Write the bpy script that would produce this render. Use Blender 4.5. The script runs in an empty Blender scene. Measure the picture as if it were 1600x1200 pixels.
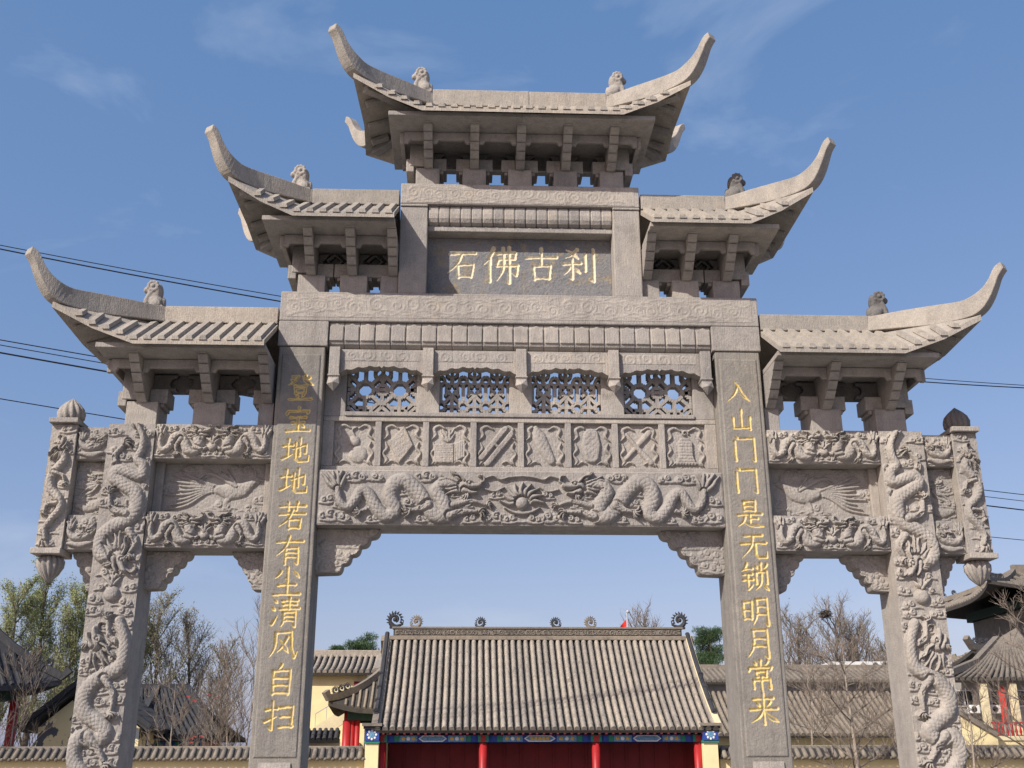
import bpy, bmesh, math, random
import numpy as np
from mathutils import Vector, Matrix

# ------------------------------------------------------------------ camera, light, exposure
S = bpy.context.scene
COL = S.collection
CAM_F, CAM_PITCH, CAM_YAW, CAM_ROLL = 1690.5, math.radians(19.389), math.radians(2.373), math.radians(-0.138)
CAM_POS = (-0.6086, -12.0, 1.65)

def ray(u, v):
    """photo pixel (1600x1200) -> direction"""
    X = (u - 800) / CAM_F; Z = (600 - v) / CAM_F
    cr, sr = math.cos(CAM_ROLL), math.sin(CAM_ROLL)
    x = X * cr - Z * sr; zz = X * sr + Z * cr
    cp, sp = math.cos(CAM_PITCH), math.sin(CAM_PITCH)
    y = cp - zz * sp; z = sp + zz * cp
    cy, sy = math.cos(CAM_YAW), math.sin(CAM_YAW)
    return Vector((x * cy + y * sy, -x * sy + y * cy, z))

def at(u, v, Y=0.0):
    r = ray(u, v); k = (Y - CAM_POS[1]) / r.y
    return Vector((CAM_POS[0] + r.x * k, Y, CAM_POS[2] + r.z * k))

cam_data = bpy.data.cameras.new('camera')
cam = bpy.data.objects.new('camera', cam_data); COL.objects.link(cam)
fw = ray(800, 600).normalized(); rt = (ray(900, 600) - ray(800, 600)).normalized(); up = rt.cross(fw)
cam.matrix_world = Matrix(((rt.x, up.x, -fw.x, CAM_POS[0]), (rt.y, up.y, -fw.y, CAM_POS[1]),
                           (rt.z, up.z, -fw.z, CAM_POS[2]), (0, 0, 0, 1)))
cam_data.sensor_width = 36.0; cam_data.lens = CAM_F / 1600 * 36.0
cam_data.clip_start = 0.1; cam_data.clip_end = 3000
S.camera = cam

SUN_DIR = Vector((1.0, 0.98, -1.0)).normalized()      # light travels right, into the picture, down
SUN_EL = math.asin(-SUN_DIR.z)
SUN_ROT = math.atan2(-SUN_DIR.x, -SUN_DIR.y)
world = bpy.data.worlds.new('World'); S.world = world; world.use_nodes = True
wn = world.node_tree.nodes; wl = world.node_tree.links; wn.clear()
w_out = wn.new('ShaderNodeOutputWorld'); w_bg = wn.new('ShaderNodeBackground'); w_bg.inputs[1].default_value = 0.15
sky = wn.new('ShaderNodeTexSky'); sky.sky_type = 'NISHITA'; sky.sun_disc = False
sky.sun_elevation = SUN_EL; sky.sun_rotation = SUN_ROT % (2 * math.pi)
sky.air_density = 1.0; sky.dust_density = 1.6; sky.ozone_density = 2.2; sky.altitude = 50
# thin high cloud wisps, laid over the whole dome
tc = wn.new('ShaderNodeTexCoord'); mp = wn.new('ShaderNodeMapping'); mp.inputs['Scale'].default_value = (2.2, 2.2, 4.5)
mp.inputs['Location'].default_value = (1.4, 5.5, 6.1)
n1 = wn.new('ShaderNodeTexNoise'); n1.inputs['Scale'].default_value = 1.7; n1.inputs['Detail'].default_value = 8; n1.inputs['Roughness'].default_value = 0.55
n1.inputs['Distortion'].default_value = 0.5
cr = wn.new('ShaderNodeValToRGB'); cr.color_ramp.elements[0].position = 0.55; cr.color_ramp.elements[1].position = 0.88
cr.color_ramp.elements[0].color = (0, 0, 0, 1); cr.color_ramp.elements[1].color = (0.42, 0.42, 0.42, 1)
mx = wn.new('ShaderNodeMix'); mx.data_type = 'RGBA'
mx.inputs[7].default_value = (4.6, 5.0, 5.7, 1)
hs = wn.new('ShaderNodeMix'); hs.data_type = 'RGBA'; hs.blend_type = 'MULTIPLY'; hs.inputs[0].default_value = 1.0; hs.inputs[7].default_value = (0.77, 0.525, 0.43, 1)
ha = wn.new('ShaderNodeMix'); ha.data_type = 'RGBA'; ha.blend_type = 'ADD'; ha.inputs[0].default_value = 1.0; ha.inputs[7].default_value = (0.14, 0.78, 1.9, 1)
wl.new(tc.outputs['Generated'], mp.inputs[0]); wl.new(mp.outputs[0], n1.inputs['Vector']); wl.new(n1.outputs[0], cr.inputs[0])
wl.new(cr.outputs[0], mx.inputs[0]); wl.new(sky.outputs[0], hs.inputs[6]); wl.new(hs.outputs[2], ha.inputs[6]); wl.new(ha.outputs[2], mx.inputs[6])
wl.new(mx.outputs[2], w_bg.inputs[0]); wl.new(w_bg.outputs[0], w_out.inputs[0])

sun_l = bpy.data.lights.new('sun', 'SUN'); sun_l.energy = 5.0; sun_l.angle = math.radians(0.53); sun_l.color = (1.0, 0.945, 0.86)
sun = bpy.data.objects.new('sun', sun_l); COL.objects.link(sun)
sun.rotation_euler = SUN_DIR.to_track_quat('-Z', 'Y').to_euler(); sun.location = (-20, -20, 30)
S.view_settings.view_transform = 'Standard'; S.view_settings.look = 'None'; S.view_settings.gamma = 1.0
S.view_settings.exposure = 0.17
S.cycles.max_bounces = 6

# ------------------------------------------------------------------ materials
def new_mat(name):
    m = bpy.data.materials.new(name); m.use_nodes = True
    nt = m.node_tree; b = nt.nodes['Principled BSDF']
    return m, nt, b

def node(nt, typ, **kw):
    n = nt.nodes.new(typ)
    for k, v in kw.items():
        setattr(n, k, v)
    return n

def noise(nt, vec, scale, detail=4, rough=0.55, dist=0.0):
    n = node(nt, 'ShaderNodeTexNoise'); n.inputs['Scale'].default_value = scale; n.inputs['Detail'].default_value = detail
    n.inputs['Roughness'].default_value = rough; n.inputs['Distortion'].default_value = dist
    if vec is not None: nt.links.new(vec, n.inputs['Vector'])
    return n.outputs[0]

def ramp(nt, fac, stops):
    r = node(nt, 'ShaderNodeValToRGB'); e = r.color_ramp.elements
    while len(e) < len(stops): e.new(0.5)
    for i, (p, c) in enumerate(stops):
        e[i].position = p; e[i].color = (*c, 1) if len(c) == 3 else c
    nt.links.new(fac, r.inputs[0]); return r.outputs[0]

def mixc(nt, fac, a, b, mode='MIX'):
    m = node(nt, 'ShaderNodeMix', data_type='RGBA', blend_type=mode)
    for sock, val in ((m.inputs[0], fac), (m.inputs[6], a), (m.inputs[7], b)):
        if isinstance(val, (int, float)): sock.default_value = val
        elif isinstance(val, tuple): sock.default_value = (*val, 1)
        else: nt.links.new(val, sock)
    return m.outputs[2]

def pos_vec(nt, scale=(1, 1, 1), loc=(0, 0, 0)):
    g = node(nt, 'ShaderNodeNewGeometry'); mp = node(nt, 'ShaderNodeMapping')
    mp.inputs['Scale'].default_value = scale; mp.inputs['Location'].default_value = loc
    nt.links.new(g.outputs['Position'], mp.inputs[0]); return mp.outputs[0]

def add_bump(nt, b, hgt, strength=0.3, dist=0.01):
    bp = node(nt, 'ShaderNodeBump'); bp.inputs['Strength'].default_value = strength; bp.inputs['Distance'].default_value = dist
    nt.links.new(hgt, bp.inputs['Height']); nt.links.new(bp.outputs[0], b.inputs['Normal'])

def stone_mat(name, a, bcol, dark, streak=0.35, stain=0.5, bump=0.55, tool=(90, 90, 9), speck=0.14, warm=None, wlo=0.58):
    """weathered carved limestone: tone patches, run-down streaks, fine speckle, tooling marks"""
    m, nt, b = new_mat(name)
    p = pos_vec(nt)
    base = mixc(nt, ramp(nt, noise(nt, p, 1.1, 5, 0.6), [(0.35, (0, 0, 0)), (0.68, (1, 1, 1))]), a, bcol)
    base = mixc(nt, ramp(nt, noise(nt, pos_vec(nt, (7, 7, 0.55)), 1.0, 4, 0.6), [(0.5, (0, 0, 0)), (0.75, (streak,) * 3)]), base, dark)
    base = mixc(nt, ramp(nt, noise(nt, pos_vec(nt, (1, 1, 1), (7, 3, 1)), 3.4, 7, 0.68), [(0.56, (0, 0, 0)), (0.72, (stain,) * 3)]), base, dark)
    if warm:
        base = mixc(nt, ramp(nt, noise(nt, pos_vec(nt, (1, 1, 1), (2, 9, 4)), 5.5, 6, 0.65), [(wlo, (0, 0, 0)), (wlo + 0.12, (0.55, 0.55, 0.55))]), base, warm)
    sp = ramp(nt, noise(nt, p, 75, 4, 0.75), [(0.30, (1 - speck * 2,) * 3), (0.70, (1 + speck * 1.3,) * 3)])
    base = mixc(nt, 1.0, base, sp, 'MULTIPLY')
    oi = node(nt, 'ShaderNodeObjectInfo')          # every block of stone has its own tone
    base = mixc(nt, 1.0, base, ramp(nt, oi.outputs['Random'], [(0.0, (0.86, 0.86, 0.87)), (0.5, (1.0, 0.99, 0.98)), (1.0, (1.10, 1.07, 1.03))]), 'MULTIPLY')
    base = mixc(nt, 1.0, base, ramp(nt, noise(nt, p, 9.0, 6, 0.7), [(0.30, (0.84, 0.84, 0.85)), (0.70, (1.12, 1.11, 1.09))]), 'MULTIPLY')
    nt.links.new(base, b.inputs['Base Color'])
    b.inputs['Roughness'].default_value = 0.88; b.inputs['Specular IOR Level'].default_value = 0.25
    mm = node(nt, 'ShaderNodeMath', operation='ADD')
    nt.links.new(noise(nt, pos_vec(nt, tool), 1.0, 2, 0.6), mm.inputs[0]); nt.links.new(noise(nt, p, 38, 4, 0.7), mm.inputs[1])
    add_bump(nt, b, mm.outputs[0], bump, 0.012)
    return m

def plain_mat(name, col, rough=0.7, var=0.18, scale=3.0, dark=None, bump=0.0, metallic=0.0):
    m, nt, b = new_mat(name)
    p = pos_vec(nt)
    d = dark or tuple(c * (1 - var * 2) for c in col)
    c = mixc(nt, ramp(nt, noise(nt, p, scale, 6, 0.62), [(0.35, (0, 0, 0)), (0.7, (1, 1, 1))]), col, d)
    nt.links.new(c, b.inputs['Base Color']); b.inputs['Roughness'].default_value = rough; b.inputs['Metallic'].default_value = metallic
    b.inputs['Specular IOR Level'].default_value = 0.3
    if bump: add_bump(nt, b, noise(nt, p, scale * 8, 4, 0.6), bump, 0.02)
    return m

M = {}
M['stone'] = stone_mat('carved_stone', (0.385, 0.358, 0.326), (0.318, 0.296, 0.270), (0.19, 0.178, 0.165), streak=0.45, stain=0.55, warm=(0.40, 0.350, 0.290))
M['stone_roof'] = stone_mat('roof_stone', (0.385, 0.352, 0.305), (0.325, 0.300, 0.265), (0.20, 0.18, 0.155), stain=0.6, warm=(0.43, 0.375, 0.295))
M['stone_dark'] = stone_mat('sooty_shaded_stone', (0.17, 0.163, 0.155), (0.225, 0.212, 0.196), (0.10, 0.10, 0.10), stain=0.8)  # soot on lions and lotus bud; eave shade painted onto the bracket panels
M['stone_col'] = stone_mat('column_stone', (0.256, 0.242, 0.218), (0.220, 0.209, 0.192), (0.148, 0.141, 0.130), streak=0.7, tool=(140, 140, 5))
M['slate'] = stone_mat('tablet_slate', (0.255, 0.25, 0.245), (0.19, 0.20, 0.215), (0.14, 0.14, 0.15), stain=0.7, streak=0.1, warm=(0.40, 0.30, 0.15), wlo=0.52, tool=(40, 40, 40))
m, nt, b = new_mat('gold_paint'); p = pos_vec(nt)
c = mixc(nt, ramp(nt, noise(nt, p, 22, 5, 0.7), [(0.45, (0, 0, 0)), (0.68, (1, 1, 1))]), (0.60, 0.44, 0.13), (0.40, 0.345, 0.23))
nt.links.new(c, b.inputs['Base Color']); b.inputs['Roughness'].default_value = 0.5; M['gold'] = m
m, nt, b = new_mat('faded_gilt'); p = pos_vec(nt)
c = mixc(nt, ramp(nt, noise(nt, p, 16, 5, 0.7), [(0.4, (0, 0, 0)), (0.66, (1, 1, 1))]), (0.62, 0.53, 0.33), (0.50, 0.455, 0.37))
nt.links.new(c, b.inputs['Base Color']); b.inputs['Roughness'].default_value = 0.6; M['gilt'] = m
M['tile'] = stone_mat('roof_tile', (0.27, 0.235, 0.19), (0.20, 0.178, 0.15), (0.10, 0.092, 0.08), streak=0.3, stain=0.7, bump=0.5, tool=(30, 30, 30), speck=0.25, warm=(0.34, 0.28, 0.20))
M['tile_roll'] = stone_mat('barrel_tile', (0.40, 0.355, 0.295), (0.31, 0.28, 0.24), (0.15, 0.135, 0.12), streak=0.4, stain=0.7, bump=0.7, tool=(30, 30, 30), speck=0.3, warm=(0.46, 0.39, 0.29))
M['tile_dark'] = stone_mat('dark_tile', (0.060, 0.061, 0.066), (0.042, 0.044, 0.050), (0.024, 0.025, 0.03), streak=0.3, stain=0.6, bump=0.4, tool=(30, 30, 30), speck=0.2)
M['mortar'] = stone_mat('pan_tile', (0.075, 0.069, 0.062), (0.058, 0.054, 0.05), (0.035, 0.033, 0.03), stain=0.7, speck=0.25, tool=(30, 30, 30))
M['plaster'] = plain_mat('yellow_plaster', (0.78, 0.66, 0.37), 0.9, 0.10, 2.0, dark=(0.69, 0.57, 0.32))
M['plaster_pale'] = plain_mat('cream_plaster', (0.70, 0.60, 0.38), 0.9, 0.1, 2.0)
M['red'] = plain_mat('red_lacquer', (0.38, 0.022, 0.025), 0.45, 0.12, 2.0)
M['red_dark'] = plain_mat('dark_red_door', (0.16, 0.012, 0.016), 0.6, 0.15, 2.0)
M['blue'] = plain_mat('blue_paint', (0.03, 0.07, 0.32), 0.6, 0.15, 9.0)
M['green'] = plain_mat('green_paint', (0.03, 0.22, 0.15), 0.6, 0.15, 9.0)
M['green_dark'] = plain_mat('dull_green_paint', (0.025, 0.06, 0.05), 0.7, 0.2, 5.0)
M['teal'] = plain_mat('pale_blue_paint', (0.18, 0.36, 0.50), 0.6, 0.4, 30.0, dark=(0.03, 0.08, 0.20))
M['white'] = plain_mat('white_paint', (0.72, 0.72, 0.70), 0.6, 0.08, 3.0)
M['ochre'] = plain_mat('gold_trim', (0.60, 0.38, 0.08), 0.5, 0.15, 9.0)
M['grey_wall'] = plain_mat('grey_render', (0.36, 0.35, 0.33), 0.9, 0.12, 2.0)
M['brick'] = plain_mat('grey_brick', (0.20, 0.195, 0.185), 0.9, 0.15, 4.0, bump=0.3)
M['glass'] = plain_mat('window_glass', (0.03, 0.035, 0.045), 0.08, 0.1, 1.0)
M['bark'] = plain_mat('bark', (0.20, 0.165, 0.13), 0.95, 0.2, 6.0, bump=0.4)
M['bark_pale'] = plain_mat('pale_bark', (0.36, 0.30, 0.24), 0.95, 0.2, 6.0, bump=0.4)
M['bark_dark'] = plain_mat('dark_bark', (0.085, 0.068, 0.055), 0.95, 0.2, 6.0)
M['twig'] = plain_mat('twig', (0.26, 0.21, 0.17), 0.95, 0.2, 6.0)
M['rubber'] = plain_mat('cable_rubber', (0.012, 0.012, 0.014), 0.7, 0.1, 3.0)
M['steel'] = plain_mat('steel', (0.45, 0.46, 0.48), 0.4, 0.1, 3.0)
M['flag'] = plain_mat('flag_cloth', (0.62, 0.03, 0.02), 0.8, 0.1, 3.0)
M['blossom'] = plain_mat('red_ribbon', (0.42, 0.07, 0.07), 0.8, 0.2, 3.0)

def leaf_mat(name, a, b2):
    m, nt, b = new_mat(name)
    oi = node(nt, 'ShaderNodeNewGeometry')
    c = mixc(nt, oi.outputs['Random Per Island'], a, b2)
    nt.links.new(c, b.inputs['Base Color']); b.inputs['Roughness'].default_value = 0.6
    tr = node(nt, 'ShaderNodeBsdfTranslucent'); nt.links.new(c, tr.inputs[0])
    ms = node(nt, 'ShaderNodeMixShader'); ms.inputs[0].default_value = 0.35
    out = nt.nodes['Material Output']
    nt.links.new(b.outputs[0], ms.inputs[1]); nt.links.new(tr.outputs[0], ms.inputs[2]); nt.links.new(ms.outputs[0], out.inputs[0])
    return m
M['leaf'] = leaf_mat('spring_leaf', (0.36, 0.38, 0.16), (0.25, 0.29, 0.12))
M['leaf_pale'] = leaf_mat('pale_bud', (0.33, 0.32, 0.18), (0.24, 0.24, 0.14))
M['needle'] = leaf_mat('pine_needle', (0.05, 0.10, 0.04), (0.085, 0.135, 0.05))

# ------------------------------------------------------------------ mesh helpers
ORIGIN = {}
def origin(o):
    return ORIGIN.get(o.name, Vector((0, 0, 0))) if o else Vector((0, 0, 0))

def thing(name, label, cat, loc=(0, 0, 0), group=None):
    o = bpy.data.objects.new(name, None); COL.objects.link(o); o.location = loc; o.empty_display_size = 0.3
    o['label'] = label; o['category'] = cat
    if group: o['group'] = group
    ORIGIN[o.name] = Vector(loc)
    return o

def tag(o, label=None, cat=None, group=None, kind=None):
    if label: o['label'] = label
    if cat: o['category'] = cat
    if group: o['group'] = group
    if kind: o['kind'] = kind
    return o

def link_mesh(name, me, mat, parent=None):
    o = bpy.data.objects.new(name, me); COL.objects.link(o)
    if mat is not None and not me.materials: me.materials.append(mat)
    if parent is not None: o.parent = parent
    ORIGIN[o.name] = origin(parent)
    return o

def copy_part(o, parent, dloc=(0, 0, 0), scale=None):
    c = o.copy(); COL.objects.link(c); c.parent = parent
    c.location = Vector(dloc)
    if scale: c.scale = scale
    ORIGIN[c.name] = origin(parent)
    return c

class MB:
    def __init__(s): s.v = []; s.f = []
    def add(s, vs, fs):
        k = len(s.v); s.v += [tuple(v) for v in vs]; s.f += [tuple(i + k for i in f) for f in fs]; return s
    def box(s, x0, x1, y0, y1, z0, z1):
        return s.add([(x0, y0, z0), (x1, y0, z0), (x1, y1, z0), (x0, y1, z0), (x0, y0, z1), (x1, y0, z1), (x1, y1, z1), (x0, y1, z1)],
                     [(0, 3, 2, 1), (4, 5, 6, 7), (0, 1, 5, 4), (1, 2, 6, 5), (2, 3, 7, 6), (3, 0, 4, 7)])
    def hexa(s, p):
        return s.add(p, [(0, 3, 2, 1), (4, 5, 6, 7), (0, 1, 5, 4), (1, 2, 6, 5), (2, 3, 7, 6), (3, 0, 4, 7)])
    def prism(s, poly, plane, a, b):
        n = len(poly)
        def P(q, d):
            return {'xz': (q[0], d, q[1]), 'yz': (d, q[0], q[1]), 'xy': (q[0], q[1], d)}[plane]
        vs = [P(q, a) for q in poly] + [P(q, b) for q in poly]
        fs = [tuple(range(n)), tuple(range(2 * n - 1, n - 1, -1))] + [(i, (i + 1) % n, n + (i + 1) % n, n + i) for i in range(n)]
        return s.add(vs, fs)
    def sweep(s, pts, half_t, below, above, side=None):
        """rectangular bar along pts; half_t thickness, below/above heights (lists or scalars)"""
        n = len(pts); vs = []; pts = [Vector(p) for p in pts]
        g = lambda a, i: a[i] if isinstance(a, (list, tuple)) else a
        for i, p in enumerate(pts):
            t = (pts[min(i + 1, n - 1)] - pts[max(i - 1, 0)])
            sd = Vector(side) if side else Vector((t.y, -t.x, 0)).normalized()
            sd = sd.normalized(); upv = sd.cross(t).normalized()
            if upv.z < 0 and abs(upv.z) > 0.2: upv = -upv
            h = g(half_t, i)
            vs += [p - sd * h - upv * g(below, i), p + sd * h - upv * g(below, i), p + sd * h + upv * g(above, i), p - sd * h + upv * g(above, i)]
        fs = [(0, 1, 2, 3), tuple(4 * (n - 1) + k for k in (3, 2, 1, 0))]
        for i in range(n - 1):
            for k in range(4):
                fs.append((4 * i + k, 4 * i + (k + 1) % 4, 4 * i + 4 + (k + 1) % 4, 4 * i + 4 + k))
        return s.add(vs, fs)
    def tube(s, pts, radii, n=6, caps=True):
        pts = [Vector(p) for p in pts]; m = len(pts); vs = []
        ref = Vector((0.13, 0.27, 0.95))
        for i, p in enumerate(pts):
            t = (pts[min(i + 1, m - 1)] - pts[max(i - 1, 0)]).normalized()
            a = t.cross(ref)
            if a.length < 0.1: a = t.cross(Vector((1, 0, 0)))
            a.normalize(); b = t.cross(a)
            r = radii[i] if isinstance(radii, (list, tuple)) else radii
            for k in range(n):
                w = 2 * math.pi * k / n
                vs.append(p + a * (math.cos(w) * r) + b * (math.sin(w) * r))
        fs = []
        for i in range(m - 1):
            for k in range(n):
                fs.append((i * n + k, i * n + (k + 1) % n, (i + 1) * n + (k + 1) % n, (i + 1) * n + k))
        if caps: fs += [tuple(range(n - 1, -1, -1)), tuple((m - 1) * n + k for k in range(n))]
        return s.add(vs, fs)
    def lathe(s, prof, c, n=24, flute=0, amp=0.0, twist=0.0):
        vs = []; fs = []; m = len(prof)
        for (r, z) in prof:
            for k in range(n):
                w = 2 * math.pi * k / n
                rr = r * (1 + amp * (abs(math.cos(flute * w / 2 + twist * z)) - 0.5)) if flute else r
                vs.append((c[0] + rr * math.cos(w), c[1] + rr * math.sin(w), c[2] + z))
        for i in range(m - 1):
            for k in range(n):
                fs.append((i * n + k, i * n + (k + 1) % n, (i + 1) * n + (k + 1) % n, (i + 1) * n + k))
        fs += [tuple(range(n - 1, -1, -1)), tuple((m - 1) * n + k for k in range(n))]
        return s.add(vs, fs)
    def ball(s, c, r, nu=10, nv=7):
        r = r if isinstance(r, (list, tuple)) else (r, r, r)
        vs = [(c[0], c[1], c[2] - r[2])]
        for j in range(1, nv):
            th = math.pi * j / nv
            for i in range(nu):
                ph = 2 * math.pi * i / nu
                vs.append((c[0] + r[0] * math.sin(th) * math.cos(ph), c[1] + r[1] * math.sin(th) * math.sin(ph), c[2] - r[2] * math.cos(th)))
        vs.append((c[0], c[1], c[2] + r[2])); fs = []
        for i in range(nu):
            fs.append((0, 1 + (i + 1) % nu, 1 + i)); l = 1 + (nv - 2) * nu
            fs.append((len(vs) - 1, l + i, l + (i + 1) % nu))
        for j in range(nv - 2):
            for i in range(nu):
                a = 1 + j * nu
                fs.append((a + i, a + (i + 1) % nu, a + nu + (i + 1) % nu, a + nu + i))
        return s.add(vs, fs)
    def mirror_x(s):
        s.v = [(-x, y, z) for x, y, z in s.v]; s.f = [f[::-1] for f in s.f]; return s
    def build(s, name, mat, parent=None, smooth=False, bevel=0.0, world=True, recalc=True):
        o3 = origin(parent) if world else Vector((0, 0, 0))
        me = bpy.data.meshes.new(name)
        me.from_pydata([(v[0] - o3.x, v[1] - o3.y, v[2] - o3.z) for v in s.v], [], s.f)
        if recalc:
            bm = bmesh.new(); bm.from_mesh(me); bmesh.ops.recalc_face_normals(bm, faces=bm.faces); bm.to_mesh(me); bm.free()
        if smooth: me.polygons.foreach_set('use_smooth', [True] * len(me.polygons))
        o = link_mesh(name, me, mat, parent)
        if bevel:
            md = o.modifiers.new('bevel', 'BEVEL'); md.width = bevel; md.segments = 2; md.limit_method = 'ANGLE'; md.angle_limit = math.radians(40)
        return o

def fast_mesh(name, co, quads, mat, parent=None, smooth=True):
    """co (N,3), quads (M,k) numpy, world coordinates"""
    o3 = origin(parent); me = bpy.data.meshes.new(name)
    co = np.asarray(co, dtype=np.float32) - np.array(o3, dtype=np.float32)
    quads = np.asarray(quads, dtype=np.int32); k = quads.shape[1]
    me.vertices.add(len(co)); me.vertices.foreach_set('co', co.ravel())
    me.loops.add(quads.size); me.loops.foreach_set('vertex_index', quads.ravel())
    me.polygons.add(len(quads)); me.polygons.foreach_set('loop_start', np.arange(0, quads.size, k, dtype=np.int32))
    me.polygons.foreach_set('loop_total', np.full(len(quads), k, dtype=np.int32))
    me.polygons.foreach_set('use_smooth', np.full(len(quads), smooth, dtype=bool))
    me.update(calc_edges=True); me.validate()
    return link_mesh(name, me, mat, parent)

def box(name, x0, x1, y0, y1, z0, z1, mat, parent, bevel=0.008):
    return MB().box(x0, x1, y0, y1, z0, z1).build(name, mat, parent, bevel=bevel)

# ------------------------------------------------------------------ carved relief (height fields drawn with brush strokes)
def catmull(pts, n=8):
    P = [np.array(p, float) for p in pts]
    if len(P) == 2: return np.array([P[0] + (P[1] - P[0]) * t for t in np.linspace(0, 1, n + 1)])
    Q = [2 * P[0] - P[1]] + P + [2 * P[-1] - P[-2]]; out = []
    for i in range(1, len(Q) - 2):
        for t in np.linspace(0, 1, n, endpoint=False):
            a, b, c, d = Q[i - 1], Q[i], Q[i + 1], Q[i + 2]
            out.append(0.5 * ((2 * b) + (-a + c) * t + (2 * a - 5 * b + 4 * c - d) * t * t + (-a + 3 * b - 3 * c + d) * t ** 3))
    out.append(P[-1]); return np.array(out)

def along(vals, n):
    vals = np.atleast_1d(np.array(vals, float))
    if len(vals) == 1: return np.full(n, vals[0])
    return np.interp(np.linspace(0, 1, n), np.linspace(0, 1, len(vals)), vals)

class Relief:
    def __init__(s, w, h, res=0.007):
        s.w, s.h = w, h; s.nx = max(4, int(round(w / res)) + 1); s.nz = max(4, int(round(h / res)) + 1)
        s.dx = w / (s.nx - 1); s.dz = h / (s.nz - 1)
        s.X, s.Z = np.meshgrid(np.linspace(0, w, s.nx), np.linspace(0, h, s.nz))
        s.H = np.zeros_like(s.X)
    def field(s, pts, r, n=8, sharp=False):
        """-> window slices, q = distance/radius, u = arc length, sgn side, t"""
        C = np.array(pts, float) if sharp else catmull(pts, n)
        m = len(C); R = along(r, m); rm = R.max() * 1.45
        i0 = max(0, int((C[:, 0].min() - rm) / s.dx)); i1 = min(s.nx, int((C[:, 0].max() + rm) / s.dx) + 2)
        j0 = max(0, int((C[:, 1].min() - rm) / s.dz)); j1 = min(s.nz, int((C[:, 1].max() + rm) / s.dz) + 2)
        if i1 <= i0 or j1 <= j0: return None
        Q = np.full((j1 - j0, i1 - i0), 9.0); U = np.zeros_like(Q); SG = np.zeros_like(Q); T = np.zeros_like(Q); acc = 0.0
        for k in range(m - 1):
            a, b = C[k], C[k + 1]; d = b - a; L2 = float(d @ d)
            if L2 < 1e-12: continue
            rr = max(R[k], R[k + 1]) * 1.45
            a0 = max(i0, int((min(a[0], b[0]) - rr) / s.dx)); a1 = min(i1, int((max(a[0], b[0]) + rr) / s.dx) + 2)
            b0 = max(j0, int((min(a[1], b[1]) - rr) / s.dz)); b1 = min(j1, int((max(a[1], b[1]) + rr) / s.dz) + 2)
            if a1 <= a0 or b1 <= b0: acc += math.sqrt(L2); continue
            px = s.X[b0:b1, a0:a1] - a[0]; pz = s.Z[b0:b1, a0:a1] - a[1]
            t = np.clip((px * d[0] + pz * d[1]) / L2, 0, 1)
            ex = px - t * d[0]; ez = pz - t * d[1]
            q = np.sqrt(ex * ex + ez * ez) / np.maximum(R[k] + (R[k + 1] - R[k]) * t, 1e-5)
            w = (slice(b0 - j0, b1 - j0), slice(a0 - i0, a1 - i0)); better = q < Q[w]
            Q[w] = np.where(better, q, Q[w]); U[w] = np.where(better, acc + t * math.sqrt(L2), U[w])
            SG[w] = np.where(better, np.sign(d[0] * pz - d[1] * px), SG[w]); T[w] = np.where(better, (k + t) / (m - 1), T[w])
            acc += math.sqrt(L2)
        return (slice(j0, j1), slice(i0, i1)), Q, U, SG, T
    def stroke(s, pts, r, hgt, scales=0.0, moat=0.0, n=8, rise=0.0, flat=0.0, groove=0.0):
        F = s.field(pts, r, n)
        if F is None: return
        w, Q, U, SG, T = F
        hh = np.interp(T, np.linspace(0, 1, len(np.atleast_1d(hgt))), np.atleast_1d(hgt)) if np.ndim(hgt) else hgt
        q = np.clip(Q, 0, 1); prof = np.sqrt(1 - q ** 2.6)
        if flat: prof = np.clip(prof / (1 - flat), 0, 1)
        val = rise + hh * prof
        if scales:
            v = SG * Q * (np.mean(np.atleast_1d(r)) / scales); u = U / scales
            val = val - hh * 0.13 * np.clip(0.55 - np.abs(np.sin((u + v) * 1.5708) * np.sin((u - v) * 1.5708)), 0, 1) * (q < 0.93)
        if groove: val = val - groove * np.exp(-(q / 0.18) ** 2)
        H = s.H[w]
        if moat: H = np.where((Q < 1.3), H * (1 - moat), H)
        s.H[w] = np.where(Q < 1, np.maximum(H, val), H)
    def ball(s, x, z, r, hgt, rise=0.0, moat=0.0):
        s.stroke([(x - r * 0.01, z), (x + r * 0.01, z)], r, hgt, rise=rise, moat=moat, n=1)
    def spiral(s, x, z, r, turns=1.3, hgt=0.02, a0=0.0, sgn=1, rise=0.0, wid=0.2):
        pts = [(x + r * (1 - 0.8 * t) * math.cos(a0 + sgn * 2 * math.pi * turns * t), z + r * (1 - 0.8 * t) * math.sin(a0 + sgn * 2 * math.pi * turns * t)) for t in np.linspace(0, 1, 12)]
        s.stroke(pts, [r * wid, r * wid * 1.1, r * wid * 0.9], hgt, rise=rise, n=3)
    def cloud(s, x, z, k, hgt=0.022, sgn=1, lobes=3, tail=True):
        for i in range(lobes):
            cx = x + sgn * (i - (lobes - 1) / 2) * k * 0.62; cz = z + (0.16 * k if i % 2 == 1 else 0)
            s.ball(cx, cz, k * 0.42, hgt * 0.55, moat=0.5)
            s.spiral(cx, cz, k * 0.30, 1.1, hgt * 0.5, a0=1.2 * i, sgn=sgn, rise=hgt * 0.45, wid=0.3)
        if tail: s.stroke([(x - sgn * k * 0.8, z - 0.32 * k), (x, z - 0.36 * k), (x + sgn * k * 0.9, z - 0.22 * k), (x + sgn * k * 1.5, z - 0.32 * k)], [0.10 * k, 0.16 * k, 0.13 * k, 0.03 * k], hgt * 0.6)
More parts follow.
